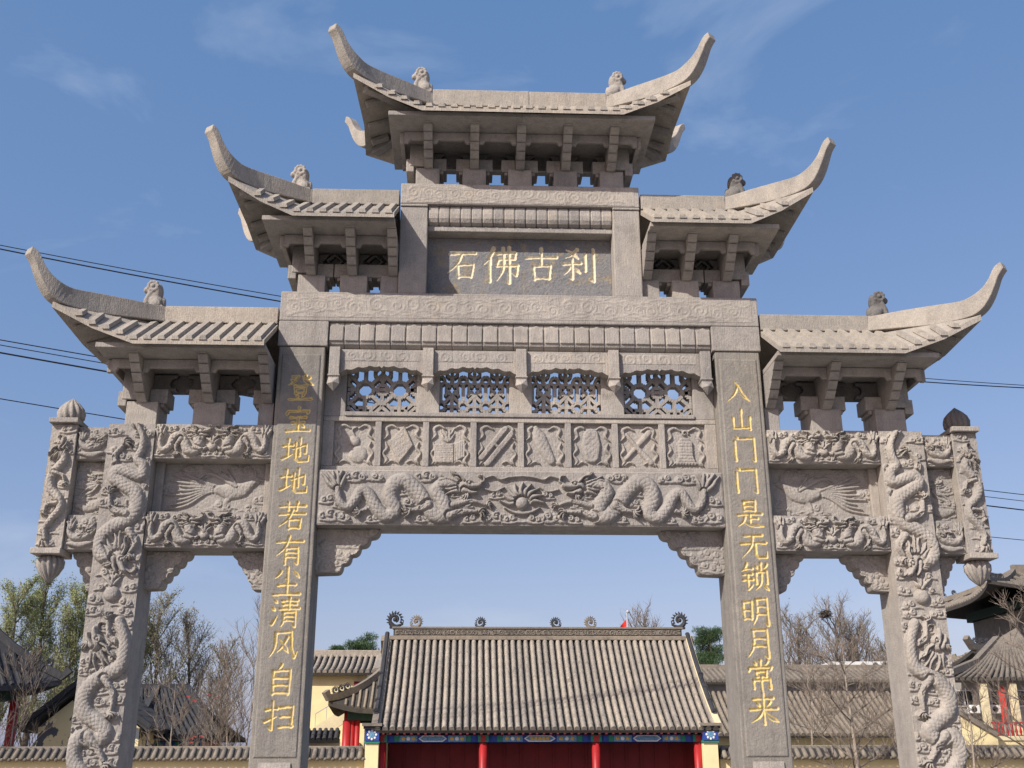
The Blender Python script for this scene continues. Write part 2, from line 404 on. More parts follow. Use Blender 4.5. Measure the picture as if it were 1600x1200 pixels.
    def hair(s, x, z, ang, L, n=5, spread=0.9, curl=0.5, r=0.012, hgt=0.03, rise=0.0):
        for i in range(n):
            a = ang + spread * ((i + 0.5) / n - 0.5); l = L * (0.8 + 0.35 * ((i * 37) % 10) / 10)
            c = curl * (1 if i % 2 else -0.6)
            p = [(x, z)]
            for k in range(1, 5):
                aa = a + c * math.sin(k * 1.5)
                p.append((p[-1][0] + l / 4 * math.cos(aa), p[-1][1] + l / 4 * math.sin(aa)))
            s.stroke(p, [r, r * 1.25, r, r * 0.3], [hgt, hgt, hgt * 0.5], rise=rise, n=4, moat=0.15)
    def claw(s, x, z, ang, k, hgt=0.03, n=4):
        s.ball(x, z, k * 0.28, hgt)
        for i in range(n):
            a = ang + (i - (n - 1) / 2) * 0.55
            p1 = (x + k * 0.55 * math.cos(a), z + k * 0.55 * math.sin(a)); a2 = a - 0.7
            s.stroke([(x, z), p1, (p1[0] + k * 0.5 * math.cos(a2), p1[1] + k * 0.5 * math.sin(a2))], [k * 0.14, k * 0.13, k * 0.03], hgt, n=4, moat=0.2)
    def leg(s, hip, knee, foot, k, hgt=0.04, cang=0.0):
        s.stroke([hip, knee, foot], [k, k * 0.72, k * 0.42], [hgt * 1.1, hgt, hgt * 0.8], scales=k * 0.45, moat=0.4)
        s.hair(knee[0], knee[1], math.atan2(knee[1] - foot[1], knee[0] - foot[0]) + 0.5, k * 2.2, 3, 0.8, 0.3, k * 0.22, hgt * 0.7)
        s.claw(foot[0], foot[1], cang, k * 1.9, hgt)
    def head(s, x, z, ang, k, flip=1, hgt=0.05):
        """dragon head in profile; ang = direction of the snout, k = length"""
        ca, sa = math.cos(ang), math.sin(ang)
        P = lambda a, b: (x + k * (a * ca - flip * b * sa), z + k * (a * sa + flip * b * ca))
        for i, (b0, b1, L) in enumerate([(0.30, 0.75, 0.9), (0.18, 0.45, 1.15), (0.02, 0.15, 1.2), (-0.12, -0.18, 1.1), (-0.24, -0.48, 0.85)]):
            s.stroke([P(0, b0 * 0.6), P(-0.35 * L, b0), P(-0.7 * L, b1 * 0.8 + 0.06 * (-1) ** i), P(-1.05 * L, b1)], [0.11 * k, 0.12 * k, 0.08 * k, 0.015 * k], [hgt * 0.8, hgt * 0.75, hgt * 0.5], moat=0.3, n=5)
        s.ball(*P(0.0, 0.02), 0.30 * k, hgt, moat=0.5)
        s.stroke([P(0.1, 0.10), P(0.45, 0.10), P(0.68, 0.14)], [0.22 * k, 0.15 * k, 0.13 * k], hgt, rise=0.003)
        s.ball(*P(0.72, 0.20), 0.13 * k, hgt * 1.05)
        s.stroke([P(0.0, -0.16), P(0.35, -0.24), P(0.62, -0.20)], [0.15 * k, 0.10 * k, 0.05 * k], hgt * 0.85, moat=0.5)
        s.stroke([P(0.25, -0.08), P(0.6, -0.02)], [0.03 * k, 0.025 * k], hgt * 0.55)
        s.ball(*P(0.20, 0.20), 0.09 * k, hgt * 1.25, moat=0.25)
        s.stroke([P(0.02, 0.24), P(0.18, 0.33), P(0.36, 0.27)], [0.06 * k, 0.07 * k, 0.04 * k], hgt * 1.15)
        s.stroke([P(-0.05, 0.30), P(-0.3, 0.50), P(-0.62, 0.55), P(-0.8, 0.70)], [0.08 * k, 0.06 * k, 0.05 * k, 0.015 * k], hgt, moat=0.4)
        s.stroke([P(0.70, 0.26), P(0.9, 0.42), P(0.8, 0.66), P(0.55, 0.62)], [0.045 * k, 0.04 * k, 0.03 * k, 0.012 * k], hgt * 0.7, moat=0.3)
        s.hair(*P(0.2, -0.3), ang - flip * 2.0, 0.5 * k, 4, 0.9, 0.3, 0.045 * k, hgt * 0.7)
    def spines(s, pts, r, side, size, hgt, step=2, n=6):
        C = catmull(pts, n); R = along(r, len(C))
        for i in range(1, len(C) - 1, step):
            t = C[i + 1] - C[i - 1]; L = np.hypot(*t)
            if L < 1e-6: continue
            t /= L; nn = np.array([-t[1], t[0]]) * side
            a = C[i] + nn * R[i] * 0.92; b = a + nn * size * 0.7 - t * size * 0.9
            s.stroke([tuple(a + t * size * 0.3), tuple(b)], [size * 0.42, size * 0.08], [hgt, hgt * 0.6], n=2)
    def body(s, pts, r, hgt, side=1, sp=0.03, scale=0.022):
        if sp: s.spines(pts, r, side, sp, hgt * 0.55)
        s.stroke(pts, r, hgt, scales=scale, moat=0.6, n=9)
    def roughen(s, amp, seed=1, k=3):
        rng = np.random.default_rng(seed); N = rng.standard_normal(s.H.shape)
        for _ in range(k):
            N = (N + np.roll(N, 1, 0) + np.roll(N, -1, 0) + np.roll(N, 1, 1) + np.roll(N, -1, 1)) / 5
        s.H += amp * N / max(N.std(), 1e-6)
    def mesh(s, name, x0, z0, y, mat, parent, mirror=False, mask=None, border=True):
        H = s.H.copy()
        if border: H[0, :] = H[-1, :] = 0; H[:, 0] = H[:, -1] = 0
        X = s.X if not mirror else (s.w - s.X)
        co = np.stack([x0 + X, y - H, z0 + s.Z], -1).reshape(-1, 3)
        idx = np.arange(s.nx * s.nz).reshape(s.nz, s.nx)
        q = np.stack([idx[:-1, :-1], idx[:-1, 1:], idx[1:, 1:], idx[1:, :-1]], -1)
        if mirror: q = q[..., ::-1]
        if mask is not None: q = q[mask]
        return fast_mesh(name, co, q.reshape(-1, 4), mat, parent)
# ------------------------------------------------------------------ brush-written characters (strokes in a 100 x 100 box, y down)
GLYPH = {
'石': 'h 15,20 88,16|p 48,20 38,45 8,78|s 38,52 40,90|z 38,52 82,49 76,88|h 40,86 76,85',
'佛': 'p 28,8 20,30 4,52|s 19,36 19,95|z 38,22 82,19 80,36|h 40,37 80,35|g 40,37 36,54 88,52 84,78 72,72|p 52,8 52,60 36,94|s 67,6 67,98',
'古': 'h 8,32 92,29|s 50,5 50,54|s 28,56 31,94|z 28,56 74,53 70,92|h 31,90 71,89',
'刹': 'p 44,8 30,22 12,32|d 16,10 32,20 46,32|h 8,48 52,45|g 30,34 30,88 22,82|p 24,56 18,66 8,78|d 36,58 50,72|s 64,22 64,66|g 86,8 86,94 74,86',
'登': 'z 20,10 42,9 30,26|p 30,26 20,35 6,42|d 16,20 26,28|p 66,6 62,11 56,16|p 80,14 75,18 68,22|n 54,8 66,26 96,42|h 30,44 70,43|s 32,54 34,72|z 32,54 68,52 65,70|h 34,70 66,69|d 38,76 43,86|p 62,75 60,80 56,87|h 14,94 88,92',
'宝': 'd 50,4 54,12|d 14,20 10,34|g 14,22 86,19 79,33|h 24,44 76,42|h 30,62 70,60|s 50,44 50,88|h 12,91 90,88|d 62,68 72,78',
'地': 'h 6,38 38,34|s 22,14 22,74|r 4,82 40,66|g 42,46 84,32 82,62 74,58|s 62,10 62,72|g 48,26 48,82 58,90 90,88 94,68',
'若': 'h 8,20 92,17|s 34,6 36,32|s 66,5 62,32|h 8,46 92,43|p 50,32 36,62 6,88|s 38,64 40,94|z 38,64 78,62 74,92|h 40,91 75,90',
'有': 'h 8,24 92,20|p 46,4 34,40 6,70|s 36,44 36,96|g 36,44 76,42 76,94 64,87|h 38,58 74,57|h 38,72 74,71',
'尘': 'g 50,4 50,42 42,37|p 28,18 22,28 10,40|d 70,16 88,36|h 22,62 78,59|s 50,46 50,90|h 8,92 92,89',
'清': 'd 12,10 22,20|d 6,34 16,44|r 8,88 26,60|h 38,14 88,12|h 42,26 84,24|s 62,4 62,40|h 32,40 94,37|p 44,50 44,80 38,96|g 44,50 82,48 82,94 72,88|h 46,63 80,62|h 46,76 80,75',
'风': 'p 24,14 22,60 6,92|g 24,14 74,11 76,60 86,90 96,72|p 62,28 48,54 30,76|n 36,34 50,52 68,78',
'自': 'p 50,4 46,12 38,22|s 24,24 26,94|z 24,24 78,21 75,94|h 26,46 75,45|h 26,67 75,66|h 26,90 75,89',
'扫': 'h 6,34 42,29|g 26,8 26,92 14,83|r 4,68 44,52|z 52,26 90,23 86,84|h 54,54 86,52|h 50,84 90,82',
'入': 'p 50,30 36,60 6,90|n 38,8 52,24 68,60 98,90',
'山': 's 50,10 50,84|z 16,44 18,86 84,82|s 84,40 84,92',
'门': 'd 20,8 30,18|s 16,26 18,94|g 38,16 84,14 84,94 72,87',
'是': 's 30,8 32,40|z 30,8 70,6 68,40|h 32,24 68,23|h 32,39 68,38|h 10,54 90,51|s 50,54 50,84|h 50,68 76,66|p 32,62 26,78 6,94|n 24,78 50,88 98,94',
'无': 'h 20,18 80,15|h 8,44 92,40|p 48,18 42,52 8,92|g 56,42 56,80 64,90 92,88 95,68',
'锁': 'p 22,6 16,20 4,32|h 16,24 40,22|h 10,42 38,40|g 24,42 24,90 42,74|h 8,60 40,58|d 52,10 58,22|s 70,4 70,28|p 90,8 86,16 78,24|s 52,34 52,72|z 52,34 88,32 88,72|p 70,42 66,72 46,94|d 74,76 92,92',
'明': 's 8,20 10,74|z 8,20 36,18 34,74|h 10,46 34,45|h 10,72 34,71|p 52,10 52,60 38,94|g 52,10 88,8 88,94 76,87|h 54,34 86,33|h 54,58 86,57',
'月': 'p 30,8 30,60 10,94|g 30,8 78,6 78,94 64,87|h 32,34 76,33|h 32,58 76,57',
'常': 's 50,3 50,22|d 28,6 36,18|p 74,5 70,12 62,19|d 14,24 10,38|g 14,26 86,23 79,37|s 34,38 36,54|z 34,38 68,36 65,54|h 36,53 66,52|s 24,64 24,90|g 24,64 78,62 78,90 68,84|s 50,54 50,100',
'来': 'h 18,20 82,17|d 28,30 38,42|p 72,28 68,35 60,43|h 6,52 94,48|s 50,4 50,96|p 48,52 34,74 6,92|n 52,52 68,74 98,90',
}
PEN = {'h': [.050, .036, .038, .055], 's': [.055, .042, .042, .046], 'p': [.055, .050, .036, .010], 'n': [.016, .034, .060, .066, .012],
       'd': [.022, .060, .034], 'z': [.050, .040, .050, .044], 'g': [.048, .042, .046, .050, .012], 'r': [.055, .042, .010]}

def engrave(R, ch, cx, cz, size, wide=1.0, bold=1.0):
    """V-cut groove depth field of one character"""
    D = np.zeros_like(R.H)
    for st in GLYPH[ch].split('|'):
        ty, *pp = st.split(' ')
        pts = [(cx + (float(a) / 100 - 0.5) * size * wide, cz + (0.5 - float(b) / 100) * size) for a, b in (q.split(',') for q in pp)]
        if ty in 'pn' or (ty == 'd' and len(pts) > 2): C = catmull(pts, 6)
        else:
            C = []
            for a, b in zip(pts[:-1], pts[1:]):
                for t in np.linspace(0, 1, 5, endpoint=False): C.append((a[0] + (b[0] - a[0]) * t, a[1] + (b[1] - a[1]) * t))
            C.append(pts[-1])
        F = R.field(C, [w * size * bold for w in PEN[ty]], sharp=True)
        if F is None: continue
        w, Q, U, SG, T = F
        rad = np.interp(T, np.linspace(0, 1, len(PEN[ty])), PEN[ty]) * size * bold
        D[w] = np.maximum(D[w], np.clip(1 - Q, 0, 1) * rad * 0.95)
    return D

def engraved_panel(name, R, x0, z0, y, chars, mat, gold, parent):
    """sheet whose grooves are separate gilded character meshes"""
    base = R.H.copy(); cell = lambda A: (A[:-1, :-1] + A[1:, :-1] + A[:-1, 1:] + A[1:, 1:]) / 4
    used = np.zeros((R.nz - 1, R.nx - 1), bool); masks = []
    for D in chars:
        mk = (cell(D) > 0.0012) & ~used; used |= mk; masks.append(mk); R.H = R.H - D
    panel = R.mesh(name, x0, z0, y, mat, parent, mask=~used)
    for mk in masks: R.mesh('character', x0, z0, y, gold, panel, mask=mk)
    R.H = base
    return panel

# ------------------------------------------------------------------ ground
g = MB().box(-400, 400, -300, 700, -0.6, 0.0)
M['paving'] = stone_mat('grey_paving', (0.26, 0.25, 0.235), (0.21, 0.20, 0.19), (0.13, 0.125, 0.12))
tag(g.build('ground', M['paving']), kind='structure')

# ------------------------------------------------------------------ the stone gateway
G = thing('stone_gateway', 'tall grey carved stone memorial gateway with five tiered roofs and gold inscriptions', 'gateway', (0, 0.27, 0))
ST = M['stone']
def part(name, mb, mat=None, parent=None, bevel=0.008, smooth=False):
    return mb.build(name, mat or ST, parent or G, bevel=bevel, smooth=smooth)

# inner columns with couplets
LEFT = '登宝地地若有尘清风自扫'; RIGHT = '入山门门是无锁明月常来'
LPX = [(470, 606), (466, 656), (463, 703), (460, 751), (457, 806), (453, 860), (449, 909), (446, 957), (443, 1007), (439, 1062), (437, 1118)]
RPX = [(1152, 613), (1158, 656), (1163, 701), (1166, 750), (1171, 803), (1177, 853), (1180, 902), (1181, 956), (1186, 1006), (1189, 1056), (1193, 1108)]
for sx, txt, pxs in ((-1, LEFT, LPX), (1, RIGHT, RPX)):
    xa, xb = sorted((sx * 2.32, sx * 2.86))
    colm = part('column', MB().box(xa, xb, 0.0, 0.56, 0.0, 6.32), M['stone_col'], bevel=0.015)
    # raised inscription board
    R = Relief(0.455, 4.50, 0.0062); x0 = sx * 2.59 - 0.2275; z0 = 1.72
    R.H[:] = 0.012; R.roughen(0.0006, 3)
    edge = np.minimum(np.minimum(R.X, R.w - R.X), np.minimum(R.Z, R.h - R.Z)); R.H *= np.clip(edge / 0.014, 0, 1)
    chars = []
    for ch, px in zip(txt, pxs):
        p = at(*px, 0.0)
        chars.append(engrave(R, ch, (p.x + (0.0 if sx < 0 else 0.0)) - x0, p.z - z0, 0.34 if ch not in '入山' else 0.30, 0.98, 1.18))
    engraved_panel('inscription_panel', R, x0, z0, -0.002, chars, M['stone_col'], M['gold'], colm)
    part('plinth', MB().box(xa - 0.16, xb + 0.16, -0.16, 0.72, 0.0, 0.42), bevel=0.03)
    # drum stone clasping the foot of the column
    d = MB().box(xa + 0.04, xb - 0.04, -0.80, -0.165, 0.0, 0.45)
    pr = [(-0.80 + 0.4 - 0.40 * math.cos(a), 0.85 + 0.40 * math.sin(a)) for a in np.linspace(-math.pi / 2, math.pi / 2, 14)]
    d.prism([(-0.62, 0.45), *pr[1:-1], (-0.05, 1.25), (-0.015, 1.68), (-0.015, 0.45)], 'yz', xa + 0.10, xb - 0.10)
    part('drum_stone', d, bevel=0.015)

# outer columns: dragons winding up the shafts
def px_path(R, x0, z0, pts, ox, oy, k):
    out = []
    for (a, b) in pts:
        p = at(ox + a * k, oy + b * k, 0.0); out.append((p.x - x0, p.z - z0))
    return out
CX0 = -4.715; RC = Relief(0.52, 5.34, 0.0066)
c6 = lambda pts: px_path(RC, CX0, 0.0, pts, 90, 650, 0.225)
c7 = lambda pts: px_path(RC, CX0, 0.0, pts, 90, 900, 0.25)
rc = random.Random(5)
for zc in np.arange(0.25, 5.3, 0.155):          # cloud ground
    for xs_ in ((0.10, 0.40) if int(zc * 100) % 2 else (0.22, 0.46)):
        RC.cloud(xs_ + rc.uniform(-0.03, 0.03), zc + rc.uniform(-0.04, 0.04), rc.uniform(0.085, 0.12), 0.026, rc.choice((-1, 1)), rc.choice((2, 3)))
up_path = c6([(560, 60), (600, 150), (590, 235), (560, 300), (600, 350), (585, 420), (500, 395), (425, 380), (400, 430), (470, 480), (545, 540), (550, 640), (490, 720), (390, 770), (310, 840), (290, 930), (340, 985), (420, 960)])
lo_path = c7([(390, 280), (420, 380), (420, 480), (390, 570), (300, 620), (215, 680), (165, 770), (185, 860), (260, 920), (300, 980), (240, 1030), (150, 1010), (100, 1080), (110, 1170), (180, 1260), (250, 1350), (200, 1450), (120, 1520)])
RC.hair(*c6([(560, 90)])[0], 1.9, 0.22, 5, 1.4, 0.3, 0.02, 0.045)
RC.leg(c6([(430, 400)])[0], c6([(400, 290)])[0], c6([(470, 200)])[0], 0.05, 0.055, 0.6)
RC.body(up_path, [0.03, 0.05, 0.068, 0.078, 0.085, 0.08, 0.075], 0.060, 1, 0.035, 0.026)
RC.leg(c6([(480, 680)])[0], c6([(380, 640)])[0], c6([(370, 540)])[0], 0.048, 0.060, 1.7)
RC.head(*c6([(420, 985)])[0], -1.2, 0.24, 1, 0.066)
RC.leg(c6([(500, 800)])[0], c6([(545, 880)])[0], c6([(500, 960)])[0], 0.045, 0.055, -1.4)
RC.ball(*c7([(340, 112)])[0], 0.085, 0.05, moat=0.6); RC.hair(*c7([(340, 60)])[0], 1.57, 0.16, 5, 2.0, 0.3, 0.018, 0.035)
RC.leg(c7([(400, 420)])[0], c7([(330, 380)])[0], c7([(320, 270)])[0], 0.045, 0.055, 1.8)
RC.body(lo_path, [0.05, 0.075, 0.085, 0.085, 0.085, 0.075, 0.05], 0.060, -1, 0.036, 0.026)
RC.head(*c7([(240, 430)])[0], 1.9, 0.23, -1, 0.066)
RC.leg(c7([(300, 640)])[0], c7([(350, 740)])[0], c7([(340, 850)])[0], 0.045, 0.055, -1.2)
RC.leg(c7([(200, 1000)])[0], c7([(260, 1090)])[0], c7([(300, 1170)])[0], 0.055, 0.058, -0.9)
RC.leg(c7([(200, 1300)])[0], c7([(300, 1300)])[0], c7([(330, 1400)])[0], 0.05, 0.055, -0.9)
RC.H = np.minimum(RC.H * 1.3, 0.094); RC.roughen(0.0009, 8)
for sx in (-1, 1):
    xa, xb = sorted((sx * 4.20, sx * 4.71))
    colm = part('column', MB().box(xa, xb, 0.0, 0.56, 0.0, 5.345), M['stone'], bevel=0.02)
    RC.mesh('dragon_relief', xa - 0.005, 0.0, -0.004, ST, colm, mirror=(sx > 0))
    part('plinth', MB().box(xa - 0.12, xb + 0.12, -0.16, 0.68, 0.0, 0.38), bevel=0.03)

# main beam and its carved face
mbm = part('main_beam', MB().box(-2.88, 2.88, -0.02, 0.60, 6.642, 7.02).box(-2.88, -2.292, -0.02, 0.60, 6.322, 6.64).box(2.292, 2.88, -0.02, 0.60, 6.322, 6.64), bevel=0.012)
def wave_relief(w, h, seed, amp=0.008):
    R = Relief(w, h, 0.009); r = random.Random(seed); x = 0.1
    while x < w - 0.1:
        k = r.uniform(0.09, 0.15); z = h / 2 + r.uniform(-0.12, 0.12) * h; sg = r.choice((-1, 1))
        R.spiral(x, z, k * 0.75, 1.6, amp, r.uniform(0, 6), sg, wid=0.13)
        R.stroke([(x - 2 * k, z - k * 0.6), (x - k * 0.6, z - k * 0.9), (x + k * 0.8, z - k * 0.5), (x + 2.2 * k, z - k * 0.9)], [0.006, 0.012, 0.012, 0.004], amp)
        R.stroke([(x - 1.6 * k, z + k * 0.7), (x - k * 0.3, z + k * 0.95), (x + k, z + k * 0.6), (x + 1.9 * k, z + k * 0.9)], [0.005, 0.011, 0.011, 0.004], amp)
        x += k * r.uniform(1.3, 2.0)
    R.H = np.minimum(R.H, amp); R.roughen(0.0006, seed)
    return R
wave_relief(5.60, 0.30, 4, 0.0045).mesh('wave_relief', -2.80, 6.69, -0.023, ST, mbm)
for i in range(25):                                 # lotus-petal corbels under the main beam
    xc = (i - 12) * 0.1830
    a, b2 = xc - 0.0900, xc + 0.0900
    mbp = MB().prism([(0.02, 6.639), (0.012, 6.50), (0.012, 6.41), (0.03, 6.365), (0.07, 6.335), (0.14, 6.318), (0.44, 6.318), (0.44, 6.639)], 'yz', a, b2)
    mbp.prism([(a + 0.008, 6.40), (b2 - 0.008, 6.40), (b2 - 0.008, 6.585), (xc, 6.622), (a + 0.008, 6.585)], 'xz', 0.0, 0.021)
    part('petal_corbel', mbp, bevel=0.010)

# pierced lattice tier
part('window_pier', MB().box(-2.319, -2.07, 0.20, 0.46, 5.522, 6.316))
part('window_pier', MB().box(2.07, 2.319, 0.20, 0.46, 5.522, 6.316))
for xc in (-1.1, 0, 1.1): part('window_pier', MB().box(xc - 0.135, xc + 0.135, 0.20, 0.46, 5.522, 6.316))
part('window_sill', MB().box(-2.069, 2.069, 0.17, 0.46, 5.522, 5.575))
for xc in (-2.2, -1.1, 0, 1.1, 2.2):
    w = 0.062
    mbp = MB().box(xc - w, xc + w, -0.03, 0.198, 5.93, 6.312).box(xc - w - 0.01, xc + w + 0.01, -0.042, 0.197, 5.945, 5.965)
    mbp.add([(xc, 0.0, 5.76), (xc - 0.075, -0.045, 5.84), (xc, -0.095, 5.85), (xc + 0.075, -0.045, 5.84), (xc, 0.05, 5.84), (xc - w, -0.03, 5.929), (xc + w, -0.03, 5.929), (xc + w, 0.13, 5.929), (xc - w, 0.13, 5.929)],
            [(0, 2, 1), (0, 3, 2), (0, 4, 3), (0, 1, 4), (1, 2, 5), (2, 6, 5), (2, 3, 6), (3, 7, 6), (3, 4, 7), (4, 8, 7), (4, 1, 8), (1, 5, 8), (5, 6, 7, 8)])
    part('pendant_post', mbp, bevel=0.006)
def valance(x0, x1, z0, z1):
    n = 40; pts = []
    for i in range(n + 1):
        t = i / n; x = x0 + (x1 - x0) * t
        e = abs(2 * t - 1)
        arch = 0.075 * (1 - e ** 2.2)
        sc = 0.022 * abs(math.sin(math.pi * 3.5 * e + 0.0))
        drop = 0.035 if e < 0.04 else 0.0
        pts.append((x, z0 + arch - sc - drop))
    return [(x0, z1)] + pts + [(x1, z1)]
for xc in (-1.65, -0.55, 0.55, 1.65):
    v_ = part('valance_board', MB().prism(valance(xc - 0.486, xc + 0.486, 6.03, 6.30), 'xz', 0.03, 0.199), bevel=0.0)
    Rv = wave_relief(0.90, 0.12, int(xc * 100) + 500, 0.005); Rv.mesh('scroll_relief', xc - 0.45, 6.155, 0.027, ST, v_)
def lattice(xc, kind):
    mb = MB(); y0, y1 = 0.27, 0.37; hw, z0, z1 = 0.414, 5.576, 6.20; t = 0.021
    def bar(x_a, z_a, x_b, z_b, w=t):
        d = Vector((x_b - x_a, z_b - z_a)); L = d.length
        if L < 1e-4: return
        d /= L; n2 = Vector((-d.y, d.x)) * w
        e = 0.0007 * (len(mb.v) % 11)
        P = [(x_a - n2.x, z_a - n2.y), (x_b - n2.x, z_b - n2.y), (x_b + n2.x, z_b + n2.y), (x_a + n2.x, z_a + n2.y)]
        mb.prism(P, 'xz', y0 - e, y1 + e)
    def ring(cx, cz, r, n, a0=0.0, w=t):
        for k in range(n):
            a, b = a0 + 2 * math.pi * k / n, a0 + 2 * math.pi * (k + 1) / n
            bar(cx + r * math.cos(a), cz + r * math.sin(a), cx + r * math.cos(b), cz + r * math.sin(b), w)
    if kind == 0:
        for cx in (-0.205, 0.205):
            ring(xc + cx, 5.88, 0.105, 8, math.pi / 8)
            for s_ in (-1, 1):
                bar(xc + cx + s_ * 0.105, 5.88, xc + cx + s_ * 0.205, 5.88)
                bar(xc + cx + s_ * 0.075, 5.81, xc + cx + s_ * 0.205, 5.69); bar(xc + cx + s_ * 0.075, 5.95, xc + cx + s_ * 0.205, 6.08)
            bar(xc + cx, 5.775, xc + cx, 5.58); bar(xc + cx, 5.985, xc + cx, 6.20)
            bar(xc + cx - 0.1, 5.655, xc + cx + 0.1, 5.655)
        for cx in (-0.41, 0, 0.41):
            ring(xc + cx, 5.88, 0.075, 4, math.pi / 4); ring(xc + cx, 5.58, 0.135, 8, math.pi / 8)
            bar(xc + cx, 5.955, xc + cx, 6.20); bar(xc + cx, 5.805, xc + cx, 5.71)
            bar(xc + cx - 0.09, 5.58, xc + cx, 5.665); bar(xc + cx + 0.09, 5.58, xc + cx, 5.665)
            ring(xc + cx, 6.10, 0.10, 8, math.pi / 8)
    else:
        for cx in (-0.27, 0, 0.27):
            ring(xc + cx, 5.90, 0.075, 8, math.pi / 8, 0.018)
            for k in range(4):
                a = math.pi / 4 + k * math.pi / 2
                bar(xc + cx + 0.03 * math.cos(a), 5.90 + 0.03 * math.sin(a), xc + cx + 0.12 * math.cos(a), 5.90 + 0.12 * math.sin(a), 0.018)
            bar(xc + cx, 5.83, xc + cx, 5.58); bar(xc + cx, 5.97, xc + cx, 6.2); bar(xc + cx - 0.075, 5.68, xc + cx + 0.075, 5.68, 0.018)
            ring(xc + cx, 6.11, 0.07, 8, math.pi / 8, 0.018)
        for cx in (-0.405, -0.135, 0.135, 0.405):
            ring(xc + cx, 5.68, 0.062, 12, 0, 0.021); ring(xc + cx, 6.01, 0.05, 8, 0, 0.018)
            for s_ in (-1, 1): bar(xc + cx + s_ * 0.045, 5.725, xc + cx + s_ * 0.135, 5.82, 0.018)
            bar(xc + cx, 5.62, xc + cx, 5.58); bar(xc + cx, 5.742, xc + cx, 5.96)
    mb.v = [(min(max(x, xc - hw), xc + hw), y, min(max(z, z0), z1)) for x, y, z in mb.v]
    mb.box(xc - hw, xc + hw, 0.265, 0.375, 6.17, 6.31)
    return mb
for xc, kd in ((-1.65, 0), (-0.55, 1), (0.55, 1), (1.65, 0)): part('lattice_window', lattice(xc, kd), bevel=0.0)

# eight-treasure panels
part('panel_rail', MB().box(-2.319, 2.319, 0.19, 0.50, 5.462, 5.520)); part('panel_rail', MB().box(-2.319, 2.319, 0.19, 0.50, 4.832, 4.918))
for i in range(9):
    xs_ = (i - 4) * 0.557; a, b2 = xs_ - 0.036, xs_ + 0.036
    if i == 0: a, b2 = -2.319, -2.19
    if i == 8: a, b2 = 2.19, 2.319
    part('panel_stile', MB().box(a, b2, 0.192, 0.45, 4.919, 5.461), bevel=0.006)
def ribbon(R, sx, k=0.03):
    w, h = R.w, R.h; X = lambda t: w / 2 + sx * t * w
    R.stroke([(X(0.10), 0.86 * h), (X(0.25), 0.93 * h), (X(0.38), 0.86 * h), (X(0.34), 0.72 * h), (X(0.44), 0.62 * h)], [0.008, 0.02, 0.022, 0.016, 0.006], k, moat=0.2)
    R.stroke([(X(0.40), 0.55 * h), (X(0.36), 0.42 * h), (X(0.45), 0.30 * h), (X(0.36), 0.16 * h), (X(0.42), 0.07 * h)], [0.008, 0.020, 0.014, 0.022, 0.006], k, moat=0.2)
    R.stroke([(X(0.12), 0.10 * h), (X(0.24), 0.14 * h), (X(0.36), 0.07 * h)], [0.006, 0.016, 0.005], k)
def poly_plate(R, pts, hgt, lines=0, ang=0.0, dome=0.0):
    inside = np.zeros(R.X.shape, bool); n = len(pts); j = n - 1
    for i in range(n):
        (xi, zi), (xj, zj) = pts[i], pts[j]
        c = ((zi > R.Z) != (zj > R.Z)) & (R.X < (xj - xi) * (R.Z - zi) / (zj - zi + 1e-12) + xi); inside ^= c; j = i
    val = np.full(R.X.shape, hgt)
    if lines: val = val - 0.005 * (np.sin((R.X * math.cos(ang) + R.Z * math.sin(ang)) * lines) > 0.55)
    R.H = np.where(inside, np.maximum(R.H, val), R.H)
